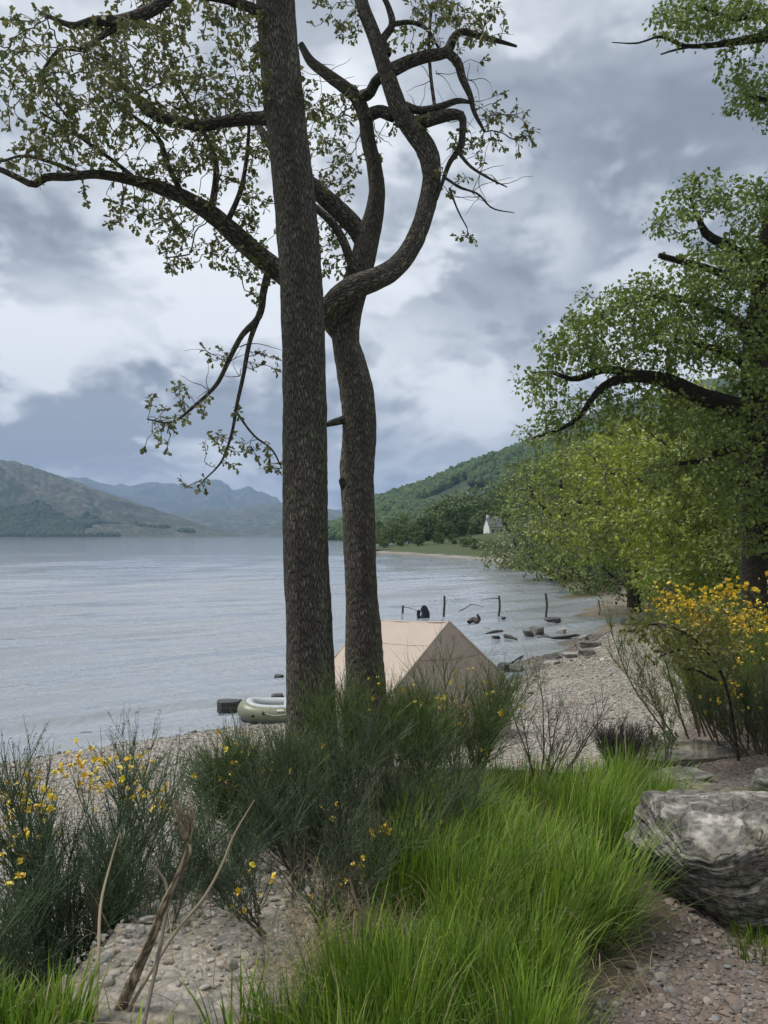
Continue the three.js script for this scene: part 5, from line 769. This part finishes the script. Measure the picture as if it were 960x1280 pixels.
// ------------------------------------------------------------------ inflatable dinghy
{
  const c = at(356, 889, 17.55); c.y = groundAt(c.x, c.z) - 0.03; c.y = Math.max(c.y, -0.02);
  const g = thing('inflatable_dinghy', 'olive green inflatable dinghy with pale inside, drawn up at the water edge', 'boat', [c.x, c.y, c.z]);
  g.rotation.y = 0.10; g.rotation.z = -0.01;
  const olive = new THREE.MeshPhysicalMaterial({ roughness: 0.42, clearcoat: 0.15, clearcoatRoughness: 0.4, vertexColors: true }), grey = new THREE.MeshPhysicalMaterial({ roughness: 0.5 }), black = new THREE.MeshStandardMaterial({ roughness: 0.6 }), white = new THREE.MeshStandardMaterial({ roughness: 0.6 });
  grey.color.setRGB(0.42, 0.45, 0.47); black.color.setRGB(0.02, 0.02, 0.022); white.color.setRGB(0.7, 0.71, 0.7);
  const ring = (a, b, R, y0, rise) => { const pts = [], n = 72; for (let k = 0; k <= n; k++) { const t = k / n * 6.2832, ct = Math.cos(t), st = Math.sin(t), e = 0.62, x = a * Math.sign(ct) * Math.pow(Math.abs(ct), e), z = b * Math.sign(st) * Math.pow(Math.abs(st), e); pts.push(V(x, y0 + rise * Math.pow(Math.abs(x / a), 4), z)); } return pts; };
  const tube = (name, pts, R, m, tint) => { const s = new Soup(); s.tube(pts, pts.map(() => R), 22, [0.17, 0.19, 0.115], null, false); if (tint) for (let k = 0; k < s.count; k++) { const y = s.p[k * 3 + 1]; if (y < tint) { s.c[k * 3] = 0.10; s.c[k * 3 + 1] = 0.125; s.c[k * 3 + 2] = 0.125; } } return mesh(name, s.build(), m, g); };  // below the given height the tube is a darker grey green
  tube('hull_tube', ring(0.86, 0.44, 0, 0.20, 0.07), 0.2, olive, 0.16);
  { const pts = ring(0.80, 0.40, 0, 0.31, 0.06); const s = new Soup(); s.tube(pts, pts.map(() => 0.12), 14, [1, 1, 1], null, false); mesh('inner_tube', s.build(), grey, g); }
  { const sh = new THREE.Shape(ring(0.8, 0.4, 0, 0, 0).map(p => new THREE.Vector2(p.x, p.z))), e = new THREE.ExtrudeGeometry(sh, { depth: 0.05, bevelEnabled: true, bevelSize: 0.02, bevelThickness: 0.02, bevelSegments: 2 }); e.rotateX(-Math.PI / 2); e.translate(0, 0.06, 0); mesh('floor', e, grey, g); }
  { const s = new Soup(); const pts = [V(0.1, 0.33, -0.4), V(0.1, 0.34, -0.2), V(0.1, 0.34, 0.2), V(0.1, 0.33, 0.4)]; s.tube(pts, [0.11, 0.13, 0.13, 0.11], 14, [1, 1, 1]); mesh('seat', s.build(), grey, g); }
  const patch = (x, y, z, rx, ry, m, name) => { const e = new THREE.SphereGeometry(1, 14, 10); e.scale(rx, ry, 0.025); e.translate(x, y, z); return mesh(name, e, m, g); };
  for (const [x, y, z] of [[-0.84, 0.27, 0.46], [-0.68, 0.24, 0.575], [-0.45, 0.3, 0.62], [0.1, 0.28, 0.635], [0.55, 0.28, 0.62]]) patch(x, y, z, 0.035, 0.035, black, 'rope_cleat');
  patch(-0.98, 0.28, 0.22, 0.03, 0.05, black, 'rope_cleat').rotation.y = 0;
  patch(-0.08, 0.345, 0.595, 0.09, 0.028, white, 'white_mark'); patch(0.12, 0.345, 0.595, 0.07, 0.028, white, 'white_mark');
  { const s = new Soup(); s.tube([V(-0.45, 0.31, 0.63), V(-0.2, 0.25, 0.655), V(0.1, 0.29, 0.65), V(0.33, 0.24, 0.655), V(0.55, 0.29, 0.635)], [0.008, 0.008, 0.008, 0.008, 0.008], 6, [0.5, 0.5, 0.48]); mesh('grab_rope', s.build(), dryMat, g); }
}
// ------------------------------------------------------------------ fence posts, driftwood
const postMat = new THREE.MeshStandardMaterial({ vertexColors: true, roughness: 0.95, bumpMap: fine, bumpScale: 0.01 });
function onShore(px, py) { let d = EYE * FOCAL / (py - 669), q; for (let k = 0; k < 14; k++) { q = at(px, py, d); d = (EYE - Math.max(0, groundAt(q.x, q.z))) * FOCAL / (py - 669); } return at(px, py, d); }
[[503, 767, 757, 'short broken fence post standing in the lake beside the stump'], [555, 770, 745, 'wooden fence post standing in the lake just behind the tent ridge'], [624, 770, 745, 'wooden fence post standing in the lake near the floating driftwood'], [683, 770, 742, 'wooden fence post standing in the shallows nearest the shingle'], [749, 768, 750, 'pale fence post standing on the dark wet beach'], [808, 769, 742, 'pale fence post standing on the upper beach beside the dark boulder']].forEach(([px, py, top, label], i) => {
  const q = onShore(px, py), d = -q.z, h = (py - top) * d / FOCAL, y0 = Math.min(q.y, groundAt(q.x, q.z)) - 0.1, s = new Soup(true), c = i > 3 ? [0.24, 0.21, 0.17] : [0.075, 0.068, 0.06];
  const n = 6, pts = [], rad = []; for (let k = 0; k <= n; k++) { pts.push(V(0.03 * Math.sin(k * 1.3 + i), lerp(0, q.y - y0 + h, k / n), 0.02 * Math.cos(k + i))); rad.push(0.06 - 0.006 * k / n); }
  s.tube(pts, rad, 9, c, trunkBend(70 + i, 0.1, 0.08)); const m = mesh('fence_post', s.build(), postMat); m.position.set(q.x, y0, q.z); tag(m, label, 'post', 'old fence posts running into the lake');
});
function wood(name, label, pts, seed, c = [0.06, 0.052, 0.045], group = 'driftwood in the shallows') { // pts [px, py, radius m, lift]
  const L = pts.map(([x, y, r, lift]) => { const q = onShore(x, y); q.y = Math.max(0, groundAt(q.x, q.z)) + (lift || 0); return [q, r]; }), f = L[0][0].clone(), s = new Soup(true), sp = spline(L, Math.max(0.05, L[0][1])); s.tube(sp.pts, sp.rad, 9, c, trunkBend(seed, 0.25, 0.15)); const m = mesh(name, s.build(f), twigMat); m.position.copy(f); return tag(m, label, 'driftwood', group);
}
wood('driftwood_log', 'dark driftwood log floating off the tent gable', [[608, 792, 0.06, 0], [616, 791, 0.09, 0.03], [628, 789, 0.05, 0.02]], 801);
wood('driftwood_log', 'short dark driftwood piece floating beside the tiny rock', [[631, 795, 0.07, 0.03], [637, 796, 0.07, 0.02], [646, 798, 0.04, 0]], 802);
wood('driftwood_branch', 'long thin branch lying across the shallows toward the stones', [[672, 796, 0.03, 0], [690, 798, 0.05, 0.04], [708, 797, 0.06, 0.06], [722, 796, 0.05, 0.08], [736, 799, 0.03, 0.02]], 803);
wood('driftwood_branch', 'thin stick slanting into the water behind the dark angular rock', [[641, 829, 0.03, 0.05], [650, 822, 0.03, 0.03], [660, 816, 0.02, 0]], 804);
wood('driftwood_stick', 'thin floating stick near the hooked driftwood', [[598, 786, 0.03, 0], [606, 785, 0.035, 0.01], [613, 786, 0.02, 0]], 805);
wood('driftwood_stick', 'small floating stick behind the long thin branch', [[640, 789, 0.02, 0], [650, 790, 0.03, 0.01], [658, 790, 0.02, 0]], 806);
wood('driftwood_log', 'hooked dark driftwood rising from the lake', [[586, 777, 0.08, -0.02], [592, 776, 0.14, 0.06], [597, 777, 0.10, 0.02], [599, 777, 0.10, 0.12], [597, 777, 0.06, 0.36]], 807);
{ // branch caught on the fence, and the stump behind the tent
  const line = (name, label, l, seed) => { const L = l.map(([x, y, d, r]) => [at(x, y, d), r]), f = L[0][0].clone(), s = new Soup(true), sp = spline(L, 0.06); s.tube(sp.pts, sp.rad, 6, [0.075, 0.068, 0.06], trunkBend(seed, 0.2, 0.1)); const m = mesh(name, s.build(f), twigMat); m.position.copy(f); tag(m, label, 'branch', 'branches caught along the old fence'); };
  line('drowned_branch', 'curved bare branch arching out of the lake between two fence posts', [[574, 764, 39.6, 0.025], [582, 760, 39.6, 0.022], [588, 756, 39.6, 0.02], [594, 756, 39.6, 0.018], [599, 757, 39.6, 0.014], [604, 759, 39.6, 0.008]], 811);
  line('drowned_branch', 'thin bare branch leaning against the fence post near the floating driftwood', [[623, 748, 39.8, 0.02], [612, 748, 39.7, 0.016], [603, 750, 39.6, 0.01], [598, 750, 39.5, 0.006]], 813);
  line('drowned_branch', 'thin branch sagging from the short broken post to the stump', [[503, 758, 39.9, 0.016], [512, 760, 39.6, 0.018], [520, 763, 39.3, 0.018], [526, 764, 39.0, 0.012]], 817);
  const b = onShore(531, 774); b.y = -0.05; const s = new Soup(true), k = -b.z / FOCAL, c = [0.03, 0.032, 0.036];
  s.tube([V(0.0, -0.3, 0), V(0.02, 0.15, 0), V(0.05, 0.4, 0), V(-0.02, 0.6, 0.02), V(-0.06, 0.74, 0)], [0.26, 0.24, 0.2, 0.17, 0.07], 14, c, trunkBend(821, 0.25, 0.15)); s.tube([V(-0.3, -0.3, 0), V(-0.29, 0.1, 0), V(-0.33, 0.3, 0), V(-0.3, 0.46, 0), V(-0.33, 0.52, 0)], [0.1, 0.09, 0.08, 0.1, 0.05], 10, c, trunkBend(823, 0.25, 0.15)); s.tube([V(-0.32, 0.02, 0), V(-0.15, 0.06, 0), V(0.05, 0.02, 0)], [0.08, 0.09, 0.1], 9, c, trunkBend(824, 0.2, 0.1));
  const m = mesh('tree_stump', s.build(), twigMat); m.position.copy(b); tag(m, 'blackened two pronged stump standing in the lake behind the tent', 'stump');
}
// ------------------------------------------------------------------ white cottage and rocky spit on the far shore
{
  const d = 232, c = at(618, 671, d), g = thing('cottage', 'white cottage with grey slate roof among the far trees', 'house', [c.x, c.y, c.z]); g.rotation.y = 0.28;
  const wm = new THREE.MeshStandardMaterial({ roughness: 0.9 }), rm = new THREE.MeshStandardMaterial({ roughness: 0.85, bumpMap: fine, bumpScale: 0.05 }), gm = new THREE.MeshPhysicalMaterial({ roughness: 0.15 }), fm = new THREE.MeshStandardMaterial({ roughness: 0.6 });
  wm.color.setRGB(0.78, 0.78, 0.76); rm.color.setRGB(0.16, 0.165, 0.18); gm.color.setRGB(0.03, 0.035, 0.04); fm.color.setRGB(0.6, 0.6, 0.58);
  const w = 5.2, dp = 4.4, e = 3.1, rg = 5.7, sh = new THREE.Shape([[-dp / 2, -3], [dp / 2, -3], [dp / 2, e], [0, rg], [-dp / 2, e]].map(p => new THREE.Vector2(...p))), ex = new THREE.ExtrudeGeometry(sh, { depth: w, bevelEnabled: false }); ex.rotateY(Math.PI / 2); ex.translate(-w / 2, 0, 0); mesh('wall', ex, wm, g);
  const sl = Math.hypot(dp / 2, rg - e) + 0.35, an = Math.atan2(rg - e, dp / 2); for (const s of [1, -1]) { const b = new THREE.BoxGeometry(w + 0.5, 0.14, sl); b.translate(0, 0.09, sl / 2); b.rotateX(an); if (s < 0) b.rotateY(Math.PI); b.translate(0, rg, 0); mesh('roof', b, rm, g); }
  const box = (name, x, y, z, a, b, t, m, p = g) => { const q = new THREE.BoxGeometry(a, b, t); q.translate(x, y, z); return mesh(name, q, m, p); };
  for (const x of [-1.5, 1.3]) { const wdw = box('window', x, 1.7, dp / 2 + 0.02, 0.9, 1.2, 0.08, fm); box('pane', x, 1.7, dp / 2 + 0.07, 0.74, 1.04, 0.04, gm, wdw); }
  box('door', -0.1, 0.9, dp / 2 + 0.03, 0.95, 2.0, 0.08, gm); box('chimney', -w / 2 + 0.5, rg + 0.4, 0, 0.7, 1.0, 0.7, wm);
  const p = onShore(512, 690), q = rock('rocky_spit', 'long low dark rocky spit at the tip of the far headland', 'rock', V(p.x, 0.05, p.z), blocky(91), [9.5, 0.7, 1.4], 92, 18, { layer: 0.1, colA: [0.05, 0.05, 0.05], colB: [0.13, 0.125, 0.115] });
}
// ------------------------------------------------------------------ dead stalks and litter in the foreground
{
  const r = rng(901), stalkMat = barkMat.clone(); stalkMat.bumpScale = 0.006;
  const stalk = (name, label, l, c, splint) => { const L = l.map(([x, y, d, w]) => [at(x, y, d), w]); const g0 = groundAt(L[0][0].x, L[0][0].z) - 0.02, dr = V().subVectors(L[1][0], L[0][0]).normalize(); if (L[0][0].y > g0) { L[0][0].addScaledVector(dr, Math.max(-0.6, (g0 - L[0][0].y) / Math.max(0.35, dr.y))); L[0][0].y = groundAt(L[0][0].x, L[0][0].z) - 0.02; } const f = L[0][0].clone(), s = new Soup(true), sp = spline(L, 0.02); s.tube(sp.pts, sp.rad, 10, c, trunkBend(r() * 99, 0.22, 0.1));
    for (let k = 0; k < splint; k++) { const p = sp.pts[sp.pts.length - 2].clone().add(V((r() - 0.5) * 0.02, (r() - 0.5) * 0.03, (r() - 0.5) * 0.02)), d = V((r() - 0.7) * 0.7, 1, (r() - 0.5) * 0.4).normalize(), n = 0.06 + 0.12 * r(); s.tube([p, p.clone().addScaledVector(d, n * 0.5), p.clone().addScaledVector(d, n).add(V(-0.012, 0, 0))], [0.006, 0.004, 0.001], 4, shade(c, 1.2)); }
    const m = mesh(name, s.build(f), splint ? stalkMat : dryMat); m.position.copy(f); return tag(m, label, 'dead plant', 'dead stems on the bank'); };
  stalk('dead_stalk', 'thick snapped grey stalk with a splintered top', [[170, 1215, 2.85, 0.02], [190, 1170, 2.85, 0.015], [205, 1130, 2.86, 0.013], [222, 1095, 2.88, 0.012], [235, 1062, 2.9, 0.014], [232, 1045, 2.9, 0.011]], [1.0, 0.86, 0.68], 26);
  stalk('dry_shoot', 'short bare side twig behind the snapped stalk', [[206, 1130, 2.95, 0.007], [209, 1112, 2.98, 0.006], [200, 1092, 3.0, 0.005], [185, 1078, 3.0, 0.002]], [0.17, 0.145, 0.11], 0);
  stalk('dry_stalk', 'long tan stem leaning away beside the snapped stalk', [[196, 1205, 2.9, 0.007], [220, 1165, 2.95, 0.006], [255, 1122, 3.0, 0.006], [278, 1080, 3.05, 0.005], [292, 1045, 3.1, 0.004], [318, 1000, 3.15, 0.002]], [0.26, 0.21, 0.14], 0);
  stalk('dry_stalk', 'straight tan stem rising through the feathery broom', [[121, 1240, 2.8, 0.007], [123, 1190, 2.9, 0.006], [126, 1130, 3.1, 0.006], [138, 1080, 3.3, 0.005], [150, 1040, 3.4, 0.003]], [0.24, 0.195, 0.13], 0);
  stalk('dry_stalk', 'thin reddish dry stem standing at the edge of the bright tussock', [[462, 1195, 2.95, 0.006], [455, 1150, 2.95, 0.005], [443, 1120, 2.95, 0.004], [437, 1098, 2.95, 0.002]], [0.26, 0.18, 0.12], 0);
  stalk('dry_stalk', 'second thin dry stem beside the reddish one at the bright tussock', [[464, 1190, 2.97, 0.005], [462, 1140, 2.97, 0.004], [458, 1105, 2.97, 0.002]], [0.25, 0.19, 0.135], 0);
  stalk('dry_reed', 'tall pale dry stem standing before the heather', [[782, 950, 7.3, 0.005], [781, 915, 7.3, 0.004], [776, 870, 7.3, 0.003]], [0.45, 0.40, 0.27], 0);
  stalk('dry_reed', 'leaning pale dry stem crossing the heather', [[772, 955, 7.2, 0.005], [771, 920, 7.2, 0.004], [775, 880, 7.2, 0.003]], [0.42, 0.37, 0.25], 0);
  // tangles of dry grass and fallen twigs
  const s = new Soup(), put = (px, d, rad, n, len) => { for (let k = 0; k < n; k++) { const cx = (px - 480) / FOCAL * d + (r() - 0.5) * rad * 2, cd = d + (r() - 0.5) * rad * 2, y = groundAt(cx, -cd) + r() * 0.06, a = r() * 6.28; blade(s, V(cx, y, -cd), Math.cos(a), Math.sin(a), len * (0.4 + 0.8 * r()), 0.0016 + 0.0012 * r(), 0.5 + 0.8 * r(), 0.4 + 1.4 * r(), shade(straw, 0.45 + 0.6 * r())); } };
  put(600, 3.2, 0.14, 110, 0.3); put(560, 3.4, 0.2, 60, 0.3); put(640, 3.1, 0.18, 70, 0.22); put(300, 3.2, 0.35, 50, 0.3); put(420, 3.3, 0.3, 160, 0.3); put(240, 2.75, 0.3, 60, 0.22); put(740, 3.15, 0.25, 90, 0.14); put(700, 5.5, 0.3, 60, 0.3); put(340, 4.2, 0.4, 60, 0.3); put(450, 3.2, 0.3, 180, 0.28); put(400, 3.0, 0.25, 140, 0.25); put(430, 3.7, 0.3, 160, 0.3); put(200, 3.0, 0.4, 40, 0.25);
  const f = V(-0.3, groundAt(-0.3, -3.2), -3.2), m = mesh('dry_grass', s.build(f), bladeMat); m.position.copy(f); tag(m, 'tangled straw coloured dead grass lying under the broom and tussocks', 'dry grass', null, 'stuff');
}

let tris = 0; scene.traverse(o => { if (o.isMesh && !o.isInstancedMesh) tris += (o.geometry.index ? o.geometry.index.count : o.geometry.attributes.position.count) / 3; }); console.log('triangles', Math.round(tris));

renderer.render(scene, camera);
